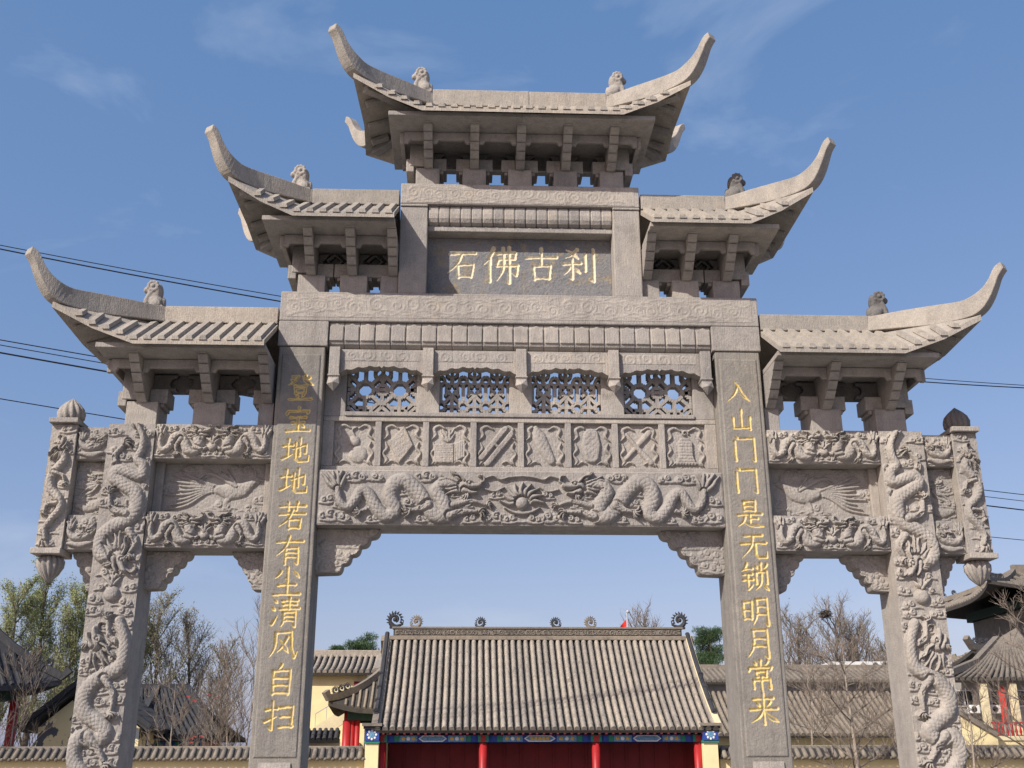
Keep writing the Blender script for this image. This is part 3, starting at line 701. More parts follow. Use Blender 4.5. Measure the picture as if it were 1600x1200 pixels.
for i in range(8):
    R = Relief(0.484, 0.542, 0.0068); w, h = R.w, R.h; cx = w / 2
    ribbon(R, -1); ribbon(R, 1)
    if i == 0:
        R.ball(cx + 0.05, 0.15, 0.105, 0.035, moat=0.5); R.ball(cx, 0.31, 0.065, 0.034, moat=0.3); R.stroke([(cx, 0.36), (cx - 0.03, 0.44), (cx + 0.02, 0.48)], [0.02, 0.012, 0.006], 0.03)
    elif i == 1: poly_plate(R, [(cx - 0.15, 0.30), (cx + 0.02, 0.50), (cx + 0.13, 0.26), (cx - 0.03, 0.04)], 0.036, 260, 0.7)
    elif i == 2:
        poly_plate(R, [(cx - 0.18, 0.06), (cx + 0.05, 0.06), (cx + 0.05, 0.29), (cx - 0.18, 0.28)], 0.036, 300, 1.57); poly_plate(R, [(cx + 0.055, 0.065), (cx + 0.18, 0.13), (cx + 0.18, 0.34), (cx + 0.055, 0.29)], 0.031, 240, 0)
        R.hair(cx - 0.02, 0.31, 1.57, 0.16, 6, 1.6, 0.3, 0.014, 0.028)
    elif i == 3:
        for d in (-0.035, 0.035):
            R.stroke([(cx - 0.15 + d, 0.08 - d), (cx + 0.13 + d, 0.44 - d)], 0.036, 0.038, n=4, moat=0.4, flat=0.2)
        R.stroke([(cx - 0.05, 0.30), (cx + 0.04, 0.23)], 0.02, 0.042, n=2)
    elif i == 4: R.stroke([(cx - 0.10, 0.49), (cx - 0.03, 0.30), (cx + 0.08, 0.09)], [0.03, 0.085, 0.075, 0.05], 0.040, scales=0.03, moat=0.5)
    elif i == 5:
        R.stroke([(cx, 0.40), (cx, 0.15)], [0.09, 0.115, 0.09], 0.038, moat=0.5, n=4, flat=0.35, scales=0.035)
    elif i == 6:
        R.stroke([(cx - 0.15, 0.12), (cx + 0.13, 0.44)], [0.02, 0.032, 0.04], 0.036, n=4, moat=0.3); R.stroke([(cx + 0.14, 0.08), (cx - 0.02, 0.26), (cx - 0.14, 0.42)], [0.04, 0.028, 0.02], 0.032, n=4, moat=0.3)
    else:
        poly_plate(R, [(cx - 0.115, 0.07), (cx + 0.115, 0.07), (cx + 0.085, 0.16), (cx + 0.08, 0.33), (cx + 0.045, 0.385), (cx - 0.045, 0.385), (cx - 0.08, 0.33), (cx - 0.085, 0.16)], 0.036, 170, 1.57)
        R.spiral(cx, 0.435, 0.04, 0.9, 0.034, 0, 1, wid=0.3)
        for k in range(7): R.ball(cx - 0.105 + k * 0.035, 0.065, 0.022, 0.034)
    R.roughen(0.0011, i + 20, 2)
    R.mesh('treasure_panel', (i - 3.5) * 0.557 - w / 2, 4.919, 0.245, ST, G, border=False)

# dragon beam over the central opening
db = part('dragon_beam', MB().box(-2.319, 2.319, 0.03, 0.52, 4.19, 4.83), bevel=0.012)
BW, BH = 2.30, 0.61
RL = Relief(BW, BH, 0.0066)
kx, kz = BW / 1495.0, BH / 395.0
def b4(pts): return [((a - 95) * kx, (440 - c) * kz) for a, c in pts]
def b1(a, c): return b4([(a, c)])[0]
for (a, c, k, sg, lb) in [(360, 95, .13, 1, 3), (520, 95, .10, -1, 2), (880, 90, .13, 1, 3), (160, 265, .11, 1, 2), (190, 385, .14, 1, 3), (290, 400, .10, -1, 2), (700, 205, .10, 1, 2), (1160, 285, .13, -1, 2),
                          (1400, 225, .10, 1, 2), (1400, 390, .13, 1, 3), (1500, 405, .11, 1, 2), (1210, 405, .11, 1, 2), (860, 400, .10, 1, 2), (500, 405, .10, 1, 2), (1320, 395, .10, -1, 2), (250, 300, .09, 1, 2), (760, 280, .09, -1, 2), (1100, 220, .08, 1, 2)]:
    RL.cloud(*b1(a, c), k, 0.030, sg, lb)
RL.hair(*b1(235, 190), 1.75, 0.28, 6, 1.5, 0.25, 0.021, 0.05)
bp = b4([(235, 185), (255, 275), (312, 325), (368, 262), (408, 195), (465, 225), (520, 318), (590, 385), (655, 345), (618, 240), (640, 150), (720, 118), (810, 190), (880, 290), (955, 375), (1035, 370), (1005, 275), (958, 195), (1015, 140), (1110, 150)])
RL.leg(b1(560, 330), b1(480, 330), b1(410, 350), 0.05, 0.055, 3.4)
RL.body(bp, [0.035, 0.05, 0.062, 0.072, 0.085, 0.09, 0.09, 0.088, 0.082, 0.072], 0.062, -1, 0.03, 0.03)
RL.leg(b1(900, 300), b1(840, 330), b1(770, 345), 0.055, 0.06, 3.5)
RL.leg(b1(1060, 380), b1(1150, 350), b1(1270, 350), 0.05, 0.06, -0.1)
RL.leg(b1(1080, 300), b1(1220, 270), b1(1330, 300), 0.036, 0.045, 0.4)
RL.head(*b1(1165, 165), -0.12, 0.235, 1, 0.068)
RL.stroke(b4([(1320, 95), (1380, 80), (1430, 105), (1500, 88), (1590, 80)]), [0.008, 0.014, 0.012, 0.014, 0.012], 0.035)
RL.stroke(b4([(1320, 180), (1390, 195), (1460, 165)]), [0.012, 0.014, 0.006], 0.035)
H2 = np.concatenate([RL.H, RL.H[:, ::-1][:, 1:]], 1)
RF = Relief(2 * BW, BH, 0.0066); RF.nx = H2.shape[1]; RF.X, RF.Z = np.meshgrid(np.linspace(0, RF.w, RF.nx), np.linspace(0, RF.h, RF.nz)); RF.dx = RF.w / (RF.nx - 1); RF.H = H2
pc = (BW, b1(0, 285)[1])
for k in range(9):
    a = math.pi * (0.02 + 0.96 * k / 8)
    RF.stroke([(pc[0] + 0.07 * math.cos(a), pc[1] + 0.07 * math.sin(a)), (pc[0] + 0.15 * math.cos(a + 0.12), pc[1] + 0.15 * math.sin(a + 0.12)), (pc[0] + 0.26 * math.cos(a - 0.05), pc[1] + (0.26 if k in (0, 8) else 0.245) * math.sin(a - 0.05))], [0.026, 0.026, 0.006], 0.05, moat=0.4)
RF.stroke([(pc[0] - 0.2, pc[1] - 0.05), (pc[0] - 0.1, pc[1] - 0.1), (pc[0], pc[1] - 0.115), (pc[0] + 0.1, pc[1] - 0.1), (pc[0] + 0.2, pc[1] - 0.05)], [0.01, 0.02, 0.025, 0.02, 0.01], 0.04)
RF.ball(*pc, 0.075, 0.06, moat=0.8)
RF.H = np.minimum(RF.H * 1.3, 0.094); RF.roughen(0.0010, 11)
RF.mesh('dragon_relief', -BW, 4.205, 0.026, ST, db)

# side bays
RS = Relief(1.325, 0.40, 0.0062)
half = Relief(0.6625, 0.40, 0.0062)
for (x, z, k, sg) in [(0.09, 0.06, .09, 1), (0.22, 0.08, .08, -1), (0.34, 0.33, .08, 1), (0.46, 0.05, .09, 1), (0.20, 0.34, .08, 1), (0.60, 0.05, .08, 1), (0.42, 0.26, .07, -1)]: half.cloud(x, z, k, 0.026, sg, 2)
half.hair(0.075, 0.22, 1.75, 0.20, 5, 1.1, 0.25, 0.016, 0.045)
half.body([(0.075, 0.26), (0.07, 0.16), (0.11, 0.09), (0.18, 0.14), (0.21, 0.23), (0.28, 0.26), (0.34, 0.18), (0.39, 0.09), (0.47, 0.09), (0.50, 0.17), (0.48, 0.25), (0.52, 0.30)], [0.022, 0.035, 0.045, 0.052, 0.058, 0.06, 0.058, 0.045], 0.055, -1, 0.022, 0.024)
half.leg((0.30, 0.22), (0.25, 0.13), (0.27, 0.06), 0.032, 0.050, -1.2); half.leg((0.46, 0.12), (0.56, 0.10), (0.62, 0.14), 0.03, 0.05, 0.5)
half.head(0.52, 0.295, 0.05, 0.135, 1, 0.062)
H2 = np.concatenate([half.H, half.H[:, ::-1][:, 1:]], 1); RS.nx = H2.shape[1]; RS.X, RS.Z = np.meshgrid(np.linspace(0, RS.w, RS.nx), np.linspace(0, RS.h, RS.nz)); RS.dx = RS.w / (RS.nx - 1)
RS.H = H2[:RS.nz]; RS.ball(0.6625, 0.13, 0.05, 0.05, moat=0.6); RS.hair(0.6625, 0.17, 1.57, 0.12, 5, 2.2, 0.3, 0.014, 0.04)
RS.H = np.minimum(RS.H * 1.3, 0.085); RS.roughen(0.001, 12)
# phoenix panel, shallow
RP = Relief(1.33, 0.60, 0.0068); rp = random.Random(3)
for k in range(9): RP.cloud(rp.uniform(0.1, 1.25), rp.choice((rp.uniform(0.04, 0.12), rp.uniform(0.5, 0.57))), rp.uniform(0.09, 0.13), 0.022, rp.choice((-1, 1)), 2)
RP.cloud(0.12, 0.3, 0.12, 0.022); RP.cloud(1.22, 0.18, 0.1, 0.022)
for k in range(9):
    a = k / 8.0
    RP.stroke([(0.78, 0.30), (0.58, 0.26 + 0.12 * a), (0.38, 0.12 + 0.34 * a), (0.14 + 0.06 * (k % 3), 0.06 + 0.46 * a)], [0.016, 0.018, 0.02, 0.006], 0.028, moat=0.3)
RP.stroke([(0.72, 0.30), (0.86, 0.28), (0.98, 0.30), (1.07, 0.36), (1.13, 0.40)], [0.05, 0.095, 0.085, 0.05, 0.032], 0.038, scales=0.03, moat=0.4)
for k in range(6): RP.stroke([(0.92, 0.34), (0.86 - 0.05 * k, 0.44 + 0.01 * k), (0.80 - 0.07 * k, 0.54 - 0.03 * k)], [0.02, 0.02, 0.005], 0.030, moat=0.3)
RP.ball(1.15, 0.41, 0.045, 0.026); RP.stroke([(1.18, 0.42), (1.27, 0.41)], [0.018, 0.004], 0.02); RP.hair(1.13, 0.45, 2.0, 0.12, 3, 1.0, 0.3, 0.010, 0.018)
RP.stroke([(0.85, 0.22), (0.80, 0.12), (0.86, 0.06)], [0.035, 0.02, 0.012], 0.02)
RP.roughen(0.0009, 13)
for sx in (-1, 1):
    X0, X1 = sorted((sx * 2.861, sx * 4.199))
    for (za, zb) in ((4.94, 5.355), (3.92, 4.33)):
        bm_ = part('side_beam', MB().box(X0, X1, 0.03, 0.50, za, zb), bevel=0.012)
        RS.mesh('dragon_relief', X0 + 0.006, za + 0.008, 0.027, ST, bm_, mirror=(sx > 0))
    pp = part('phoenix_panel', MB().box(X0, X1, 0.26, 0.44, 4.331, 4.939), bevel=0.0)
    RP.mesh('phoenix_relief', X0 + 0.004, 4.334, 0.257, ST, pp, mirror=(sx > 0))
    part('panel_frame', MB().box(*sorted((sx * 2.862, sx * 2.95)), 0.20, 0.255, 4.331, 4.939), bevel=0.006)
    part('panel_frame', MB().box(*sorted((sx * 4.10, sx * 4.198)), 0.20, 0.255, 4.331, 4.939), bevel=0.006)
    # stub beams and hanging post
    Xa, Xb = sorted((sx * 4.711, sx * 5.069))
    for q, (za, zb, yy) in enumerate(((4.93, 5.315, 0.05), (3.90, 4.29, 0.05), (4.291, 4.929, 0.16))):
        sb = part('stub_beam' if q < 2 else 'stub_panel', MB().box(Xa, Xb, yy, 0.46, za, zb), bevel=0.01)
        R = Relief(0.352, zb - za - 0.008, 0.0065); r = random.Random(40 + q)
        for k in range(7 if q < 2 else 12): R.cloud(r.uniform(0.03, 0.33), r.uniform(0.04, R.h - 0.04), r.uniform(0.08, 0.12), 0.022, r.choice((-1, 1)), 2)
        if q < 2:
            R.stroke([(0.05, 0.06), (0.18, 0.05), (0.30, 0.07)], [0.02, 0.045, 0.02], 0.045, moat=0.5); R.stroke([(0.03, 0.30), (0.05, 0.18), (0.12, 0.13), (0.22, 0.16), (0.30, 0.22)], [0.012, 0.03, 0.045, 0.06, 0.05], 0.055, scales=0.024, moat=0.5)
            R.head(0.25, 0.21, 0.5, 0.11, 1, 0.06); R.hair(0.06, 0.22, 1.7, 0.15, 5, 1.2, 0.3, 0.012, 0.04)
        else:
            R.stroke([(0.05, 0.12), (0.16, 0.10), (0.28, 0.14), (0.34, 0.22)], [0.03, 0.06, 0.06, 0.03], 0.035, scales=0.025, moat=0.4); R.hair(0.26, 0.36, 3.3, 0.24, 6, 1.3, 0.3, 0.014, 0.03); R.head(0.2, 0.44, 2.9, 0.10, -1, 0.04)
        R.H = np.minimum(R.H, 0.06); R.roughen(0.001, 50 + q)
        R.mesh('cloud_relief', Xa + 0.003, za + 0.004, yy - 0.003, ST, sb, mirror=(sx > 0))
    Xa, Xb = sorted((sx * 5.07, sx * 5.36))
    hp = part('hanging_post', MB().box(Xa, Xb, 0.0, 0.30, 3.90, 5.33), bevel=0.015)
    RH = Relief(0.286, 1.42, 0.0062); r = random.Random(9)
    for zc in np.arange(0.06, 1.4, 0.13): RH.cloud(r.uniform(0.06, 0.22), zc, r.uniform(0.08, 0.11), 0.022, r.choice((-1, 1)), 2)
    RH.hair(0.10, 0.12, -1.57, 0.16, 5, 1.2, 0.3, 0.014, 0.045)
    RH.body([(0.11, 0.10), (0.09, 0.22), (0.15, 0.33), (0.22, 0.44), (0.19, 0.56), (0.10, 0.66), (0.07, 0.78), (0.13, 0.90), (0.19, 1.0), (0.17, 1.10)], [0.025, 0.038, 0.046, 0.05, 0.05, 0.045], 0.055, 1, 0.022, 0.022)
    RH.leg((0.18, 0.5), (0.08, 0.48), (0.06, 0.40), 0.028, 0.05, -2.2); RH.leg((0.10, 0.85), (0.2, 0.82), (0.23, 0.74), 0.028, 0.05, -1.0); RH.head(0.15, 1.14, 1.2, 0.14, 1, 0.06)
    RH.H = np.minimum(RH.H * 1.3, 0.075); RH.roughen(0.001, 60)
    RH.mesh('dragon_relief', Xa + 0.002, 3.905, -0.003, ST, hp, mirror=(sx > 0))
    xm = (Xa + Xb) / 2
    MB().box(Xa - 0.018, Xb + 0.018, -0.075, 0.318, 5.331, 5.390).build('cap_slab', ST, hp, bevel=0.008)
    MB().box(Xa - 0.018, Xb + 0.018, -0.075, 0.318, 3.835, 3.899).build('cap_slab', ST, hp, bevel=0.008)
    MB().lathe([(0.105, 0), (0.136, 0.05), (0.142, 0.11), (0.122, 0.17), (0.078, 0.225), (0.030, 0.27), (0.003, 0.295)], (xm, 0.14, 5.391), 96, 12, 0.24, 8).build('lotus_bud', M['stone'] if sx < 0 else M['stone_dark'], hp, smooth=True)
    MB().lathe([(0.004, -0.285), (0.04, -0.255), (0.095, -0.19), (0.132, -0.11), (0.135, -0.05), (0.105, -0.002)], (xm, 0.14, 3.834), 96, 13, 0.24, 7).build('lotus_drop', M['stone'], hp, smooth=True)

# cloud-cut spandrel brackets
def spandrel(xw, xt, zt, zb, y0, y1):
    """xw wall side, xt tip along the beam"""
    W, Hh = abs(xt - xw), zt - zb; sg = 1 if xt > xw else -1
    n = 5; pts = [(0.0, 0.0)]
    steps = [(W * (0.32 + 0.68 * (k / n) ** 1.15), Hh * (k / n)) for k in range(n + 1)]
    for k in range(n):
        x_a, z_a = steps[k]; x_b, z_b = steps[k + 1]
        for t in np.linspace(0, 1, 6): pts.append((x_a + (x_b - x_a) * 0.9 * math.sin(t * math.pi / 2) ** 0.8 + (0.0), z_a + (z_b - z_a) * (0.08 + 0.92 * (1 - math.cos(t * math.pi / 2)))))
    pts.append((W, Hh)); pts.append((0.0, Hh))
    poly = [(xw + sg * a, zb + b) for a, b in pts]
    if sg < 0: poly = poly[::-1]
    o = part('spandrel_bracket', MB().prism(poly, 'xz', y0, y1), bevel=0.006)
    R = Relief(W, Hh, 0.008); r = random.Random(int(W * 1000))
    for k in range(int(34 * W / 0.7) + 10):
        a = r.uniform(0.04, W - 0.03); bz = r.uniform(Hh * 0.12, Hh * 0.95)
        R.cloud(a, bz, r.uniform(0.07, 0.11), 0.020, r.choice((-1, 1)), 2)
    inside = np.zeros(R.X.shape, bool); P = pts; j = len(P) - 1
    for i in range(len(P)):
        c = ((P[i][1] > R.Z) != (P[j][1] > R.Z)) & (R.X < (P[j][0] - P[i][0]) * (R.Z - P[i][1]) / (P[j][1] - P[i][1] + 1e-12) + P[i][0] - 0.004); inside ^= c; j = i
    mk = inside[:-1, :-1] & inside[1:, 1:] & inside[:-1, 1:] & inside[1:, :-1]
    R.mesh('cloud_relief', xw if sg > 0 else xt, zb, y0 - 0.003, ST, o, mirror=(sg < 0), mask=mk, border=False)
for sx in (-1, 1):
    spandrel(sx * 2.319, sx * 1.60, 4.189, 3.68, 0.24, 0.46)
    spandrel(sx * 2.861, sx * 3.26, 3.919, 3.49, 0.24, 0.46)
    spandrel(sx * 4.199, sx * 3.72, 3.919, 3.50, 0.24, 0.46)
    spandrel(sx * 4.711, sx * 5.02, 3.899, 3.47, 0.22, 0.42)

# upper frame and name tablet
for sx in (-1, 1): part('frame_post', MB().box(*sorted((sx * 1.152, sx * 1.49)), 0.0, 0.58, 7.022, 8.20), bevel=0.012)
fb = part('frame_beam', MB().box(-1.492, 1.492, -0.02, 0.60, 8.235, 8.52).box(-1.492, -1.152, -0.018, 0.58, 8.202, 8.234).box(1.152, 1.492, -0.018, 0.58, 8.202, 8.234), bevel=0.012)
wave_relief(2.86, 0.25, 6, 0.0045).mesh('wave_relief', -1.43, 8.252, -0.023, ST, fb)
for i in range(17):
    xc = (i - 8) * 0.1352; a, b2 = xc - 0.0668, xc + 0.0668
    part('petal_corbel', MB().prism([(0.03, 8.233), (0.015, 8.12), (0.02, 8.06), (0.045, 8.015), (0.10, 7.99), (0.17, 7.985), (0.45, 7.985), (0.45, 8.233)], 'yz', a, b2), bevel=0.018)
part('lintel', MB().box(-1.151, 1.151, 0.09, 0.50, 7.915, 7.983))
RT = Relief(2.298, 0.885, 0.0075); RT.roughen(0.0010, 77)
tch = []
for ch, (u, v), sz in zip('石佛古刹', ((722, 413), (785, 413), (846, 413), (906, 414)), (0.46, 0.53, 0.48, 0.51)):
    p = at(u, v, 0.27); tch.append(engrave(RT, ch, p.x + 1.149, p.z - 7.025, sz, 0.95, 0.95))
tb = part('name_tablet', MB().box(-1.151, 1.151, 0.30, 0.46, 7.022, 7.914), M['slate'])
engraved_panel('tablet_face', RT, -1.149, 7.025, 0.275, tch, M['slate'], M['gilt'], tb)

# ------------------------------------------------------------------ gate roofs
def lion_mesh():
    mb = MB()
    mb.ball((0.03, 0, 0.09), (0.11, 0.095, 0.10)); mb.ball((0.02, 0, 0.17), (0.085, 0.08, 0.12)); mb.ball((-0.01, 0, 0.275), (0.088, 0.082, 0.085), 12, 9)
    mb.ball((-0.085, 0, 0.255), (0.042, 0.05, 0.042)); mb.ball((0.06, 0, 0.23), (0.055, 0.085, 0.11)); mb.ball((0.13, 0, 0.08), (0.03, 0.04, 0.08))
    for s_ in (-1, 1):
        mb.tube([(-0.075, s_ * 0.055, 0.0), (-0.06, s_ * 0.055, 0.12), (-0.02, s_ * 0.05, 0.20)], [0.036, 0.032, 0.042], 7)
        mb.ball((0.06, s_ * 0.08, 0.05), (0.065, 0.035, 0.06))
        for k in range(9):
            w = k * 0.7; mb.ball((0.005 + 0.058 * math.cos(w), s_ * 0.078, 0.285 + 0.058 * math.sin(w)), 0.022, 6, 5)
        mb.ball((0.005, s_ * 0.082, 0.285), 0.028, 7, 5)
    mb.box(-0.12, 0.15, -0.09, 0.09, -0.03, 0.03)
    return mb
LION = None
def gate_roof(sides, xi, xb, ze, kx, dark_lion=False, zrt=None):
    """sides: list of +-1 (top roof has both); xi inner end, xb bend of the eave, ze eave height"""
    global LION
    yc = 0.11; yf = -0.70; yF = -0.78; zr = ze + 0.52; zrt = zrt or ze + 0.70; xc = xb + 0.86 * kx; zc = ze + 0.39
    slab = MB(); th = 0.065; RM = M['stone_roof']
    info = []
    for s in sides:
        bk = lambda y: 2 * yc - y
        E0, Eb, C = (xi, yf, ze), (xb, yf, ze), (xc, yF, zc); R0, Rb = (xi, yc - 0.02, zr), (xb, yc - 0.02, zr)
        m0 = (xb + 0.5 * (xc - xb), yf - 0.03, ze + 0.42 * (zc - ze)); Ms = (xc - 0.06, yc, zc - 0.10)
        front = [E0, Eb, m0, C, Rb, R0]
        vs = [E0, Eb, m0, C, Ms, (C[0], bk(C[1]), C[2]), (m0[0], 0.86, m0[2]), (Eb[0], 0.80, ze), (E0[0], 0.80, ze), R0, Rb, (xb, yc + 0.02, zr), (xi, yc + 0.02, zr)]
        fs = [(0, 1, 10, 9), (1, 2, 10), (2, 3, 10), (3, 4, 10), (4, 5, 11), (4, 11, 10), (5, 6, 11), (6, 7, 11), (7, 8, 12, 11), (9, 10, 11, 12)]
        n = len(vs); low = [(x, y, z - th) for x, y, z in vs]
        rim = [(i, i + 1, n + i + 1, n + i) for i in range(8)] + [(8, 12, n + 12, n + 8), (12, 9, n + 9, n + 12), (9, 0, n, n + 9)]
        slab.add([(s * x, y, z) for x, y, z in vs + low], fs + [tuple(n + i for i in f[::-1]) for f in fs] + rim)
    roof = slab.build('roof', RM, G)
    for s in sides:
        # raised tile ribs on the front slope
        def zfront(x, y):
            if x <= xb: return ze + (zr - ze) * (y - yf) / (yc - 0.02 - yf)
            a, b, c = (Eb, m0, Rb) if True else None
            tris = [(Eb, m0, Rb), (m0, C, Rb)]
            for (p, q, r_) in tris:
                d = (q[1] - r_[1]) * (p[0] - r_[0]) + (r_[0] - q[0]) * (p[1] - r_[1])
                l1 = ((q[1] - r_[1]) * (x - r_[0]) + (r_[0] - q[0]) * (y - r_[1])) / d; l2 = ((r_[1] - p[1]) * (x - r_[0]) + (p[0] - r_[0]) * (y - r_[1])) / d
                l3 = 1 - l1 - l2
                if min(l1, l2, l3) > -0.02: return l1 * p[2] + l2 * q[2] + l3 * r_[2]
            return None
        pitch = 0.152; x = xi + (0.076 if len(sides) == 2 else 0.07)
        while x < xc - 0.10:
            if x <= xb: y_e, y_t = yf - 0.012, yc - 0.10
            else:
                t = (x - xb) / (xc - xb); y_e = yf + (yF - yf) * t - 0.012; y_t = (yc - 0.02) + (yF - (yc - 0.02)) * t - 0.22 + 0.14 * t
            if y_t - y_e > 0.10:
                yq = [y_e + 0.03] + [y_e + (y_t - y_e) * q / 4 for q in (1, 2, 3)] + [y_t - 0.02]
                zz_ = [zfront(x, y_) for y_ in yq]
                if None not in zz_:
                    w0, w1, hh = 0.043, 0.030, 0.044; mb = MB(); P = []
                    zz_[0] -= (zz_[1] - zz_[0]) * 0.03 / max(0.02, yq[1] - yq[0]); zz_[4] += (zz_[4] - zz_[3]) * 0.02 / max(0.02, yq[4] - yq[3])
                    for q in range(5):
                        yy = y_e + (y_t - y_e) * q / 4; zz = zz_[q]
                        P += [(s * (x - w0), yy, zz - 0.004), (s * (x + w0), yy, zz - 0.004), (s * (x + w1), yy, zz + hh), (s * (x - w1), yy, zz + hh)]
                    fs = [(0, 1, 2, 3), (19, 18, 17, 16)]
                    for q in range(4):
                        for k in range(4): fs.append((4 * q + k, 4 * q + (k + 1) % 4, 4 * q + 4 + (k + 1) % 4, 4 * q + 4 + k))
                    mb.add(P, fs).build('tile', RM, roof)
            x += pitch
        # soffit plate and corner beams
        pl = MB().box(*sorted((s * xi, s * (xb + 0.42 * kx))), -0.60, 0.70, ze - th - 0.006, ze - 0.012); pl.build('soffit', M['stone'], roof, bevel=0.006)
        for sy in (1, -1):
            fy = lambda y: y if sy > 0 else 2 * yc - y
            MB().sweep([(s * (xb + 0.16), fy(-0.10), ze + 0.40), (s * (xb + 0.50 * kx), fy(-0.44), ze + 0.35), (s * (xc - 0.13), fy(yF + 0.15), zc - 0.07)], 0.055, 0.085, 0.0).build('corner_beam', M['stone'], roof, bevel=0.006)
        for yy in (-0.32, 0.11, 0.54):
            MB().sweep([(s * (xb + (0.12 if abs(yy - yc) < 0.1 else 0.52) * kx), yy, ze + (0.43 if abs(yy - yc) < 0.1 else 0.36)), (s * (xc - 0.11), yy, zc - 0.075 - 0.085 * (1 - abs(yy - yc) / 0.9))], 0.045, 0.06, 0.0, side=(0, 1, 0)).build('rafter', M['stone'], roof, bevel=0.005)
        # ridge, hip ridges with horn tips
        if len(sides) == 1 or s == sides[0]:
            xl, xr = (sorted((s * (xi + 0.002), s * (xb - 0.10))) if len(sides) == 1 else (-(xb - 0.10), 0.12))
            MB().box(xl, xr, yc - 0.10, yc + 0.10, zr - 0.03, zrt).build('ridge', RM, roof, bevel=0.010)
        elif len(sides) == 2:
            MB().box(0.124, xb - 0.10, yc - 0.098, yc + 0.098, zr - 0.03, zrt - 0.004).build('ridge', RM, roof, bevel=0.010)
        top = [(-0.10, 0.11, 0.70), (0.05, 0.02, 0.69), (0.28, -0.16, 0.68), (0.56, -0.38, 0.655), (0.76, -0.60, 0.615), (0.86, -0.72, 0.64), (0.945, -0.79, 0.71), (1.005, -0.83, 0.80), (1.045, -0.85, 0.89), (1.085, -0.87, 0.955), (1.135, -0.90, 0.99)]
        bot = [(-0.10, 0.09, 0.50), (0.05, 0.00, 0.49), (0.26, -0.17, 0.45), (0.53, -0.40, 0.40), (0.78, -0.66, 0.38), (0.90, -0.765, 0.43), (0.985, -0.82, 0.55), (1.045, -0.86, 0.69), (1.085, -0.885, 0.80), (1.118, -0.90, 0.86), (1.15, -0.915, 0.905)]
        for ysgn in (1, -1):
            mb = MB(); vs = []; tp_, bt_ = catmull(top, 3), catmull(bot, 3); n = len(tp_); ht = along([0.085, 0.085, 0.085, 0.085, 0.082, 0.08, 0.078, 0.072, 0.068, 0.066, 0.066], n)
            sd = Vector((1.0, 0.95 * kx, 0)).normalized()
            for (a, b_, h_) in zip(tp_, bt_, ht):
                for (q, sg) in ((b_, -1), (b_, 1), (a, 1), (a, -1)):
                    X = xb + q[0] * kx + sd.x * h_ * sg; Y = q[1] + sd.y * h_ * sg * 0.9
                    vs.append((s * X, Y if ysgn > 0 else 2 * yc - Y, ze + q[2]))
            fs = [(0, 1, 2, 3), tuple(4 * (n - 1) + k for k in (3, 2, 1, 0))]
            for i in range(n - 1):
                for k in range(4): fs.append((4 * i + k, 4 * i + (k + 1) % 4, 4 * i + 4 + (k + 1) % 4, 4 * i + 4 + k))
            mb.add(vs, fs).build('hip_ridge', RM, roof, bevel=0.010)
        # seated lion at the ridge end
        if LION is None:
            LION = lion_mesh().build('lion_figure', M['stone'], roof, smooth=True, world=False)
            md = LION.modifiers.new('fuse', 'REMESH'); md.mode = 'VOXEL'; md.voxel_size = 0.011; md.use_smooth_shade = True
            o = LION
        else:
            o = LION.copy(); COL.objects.link(o); o.parent = roof
        o.location = Vector((s * (xb + 0.08 if len(sides) == 1 else xb + 0.06), yc - 0.02, zrt - 0.02)) - origin(roof); o.scale = (-s, 1, 0.98)
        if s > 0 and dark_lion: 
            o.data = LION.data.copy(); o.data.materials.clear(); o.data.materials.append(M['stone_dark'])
    return roof

def quatre_panel(x0, x1, z0, z1, y, parent, kind=0):
    w, h = x1 - x0, z1 - z0; R = Relief(w, h, 0.011); cx, cz = w / 2, h * 0.52; r = min(0.062, w * 0.16)
    if kind == 0:
        m_ = np.zeros(R.X.shape, bool)
        for dx, dz in ((-1.25, 0), (1.25, 0), (0, 1.0), (0, -1.0)): m_ |= (R.X - cx - dx * r) ** 2 + (R.Z - cz - dz * r) ** 2 < r * r
    else:
        d = np.abs(R.X - cx) + np.abs(R.Z - cz); m_ = (d < 0.15) & ~((np.abs(d - 0.09) < 0.018))
    mk = ~(m_[:-1, :-1] | m_[1:, 1:])
    R.H[:] = 0
    o = R.mesh('pierced_panel', x0, z0, y, M['stone_dark'], parent, mask=mk, border=False)  # dark stone colour paints in the deep shade under the eaves
    md = o.modifiers.new('thick', 'SOLIDIFY'); md.thickness = 0.07; md.offset = -1
    return o

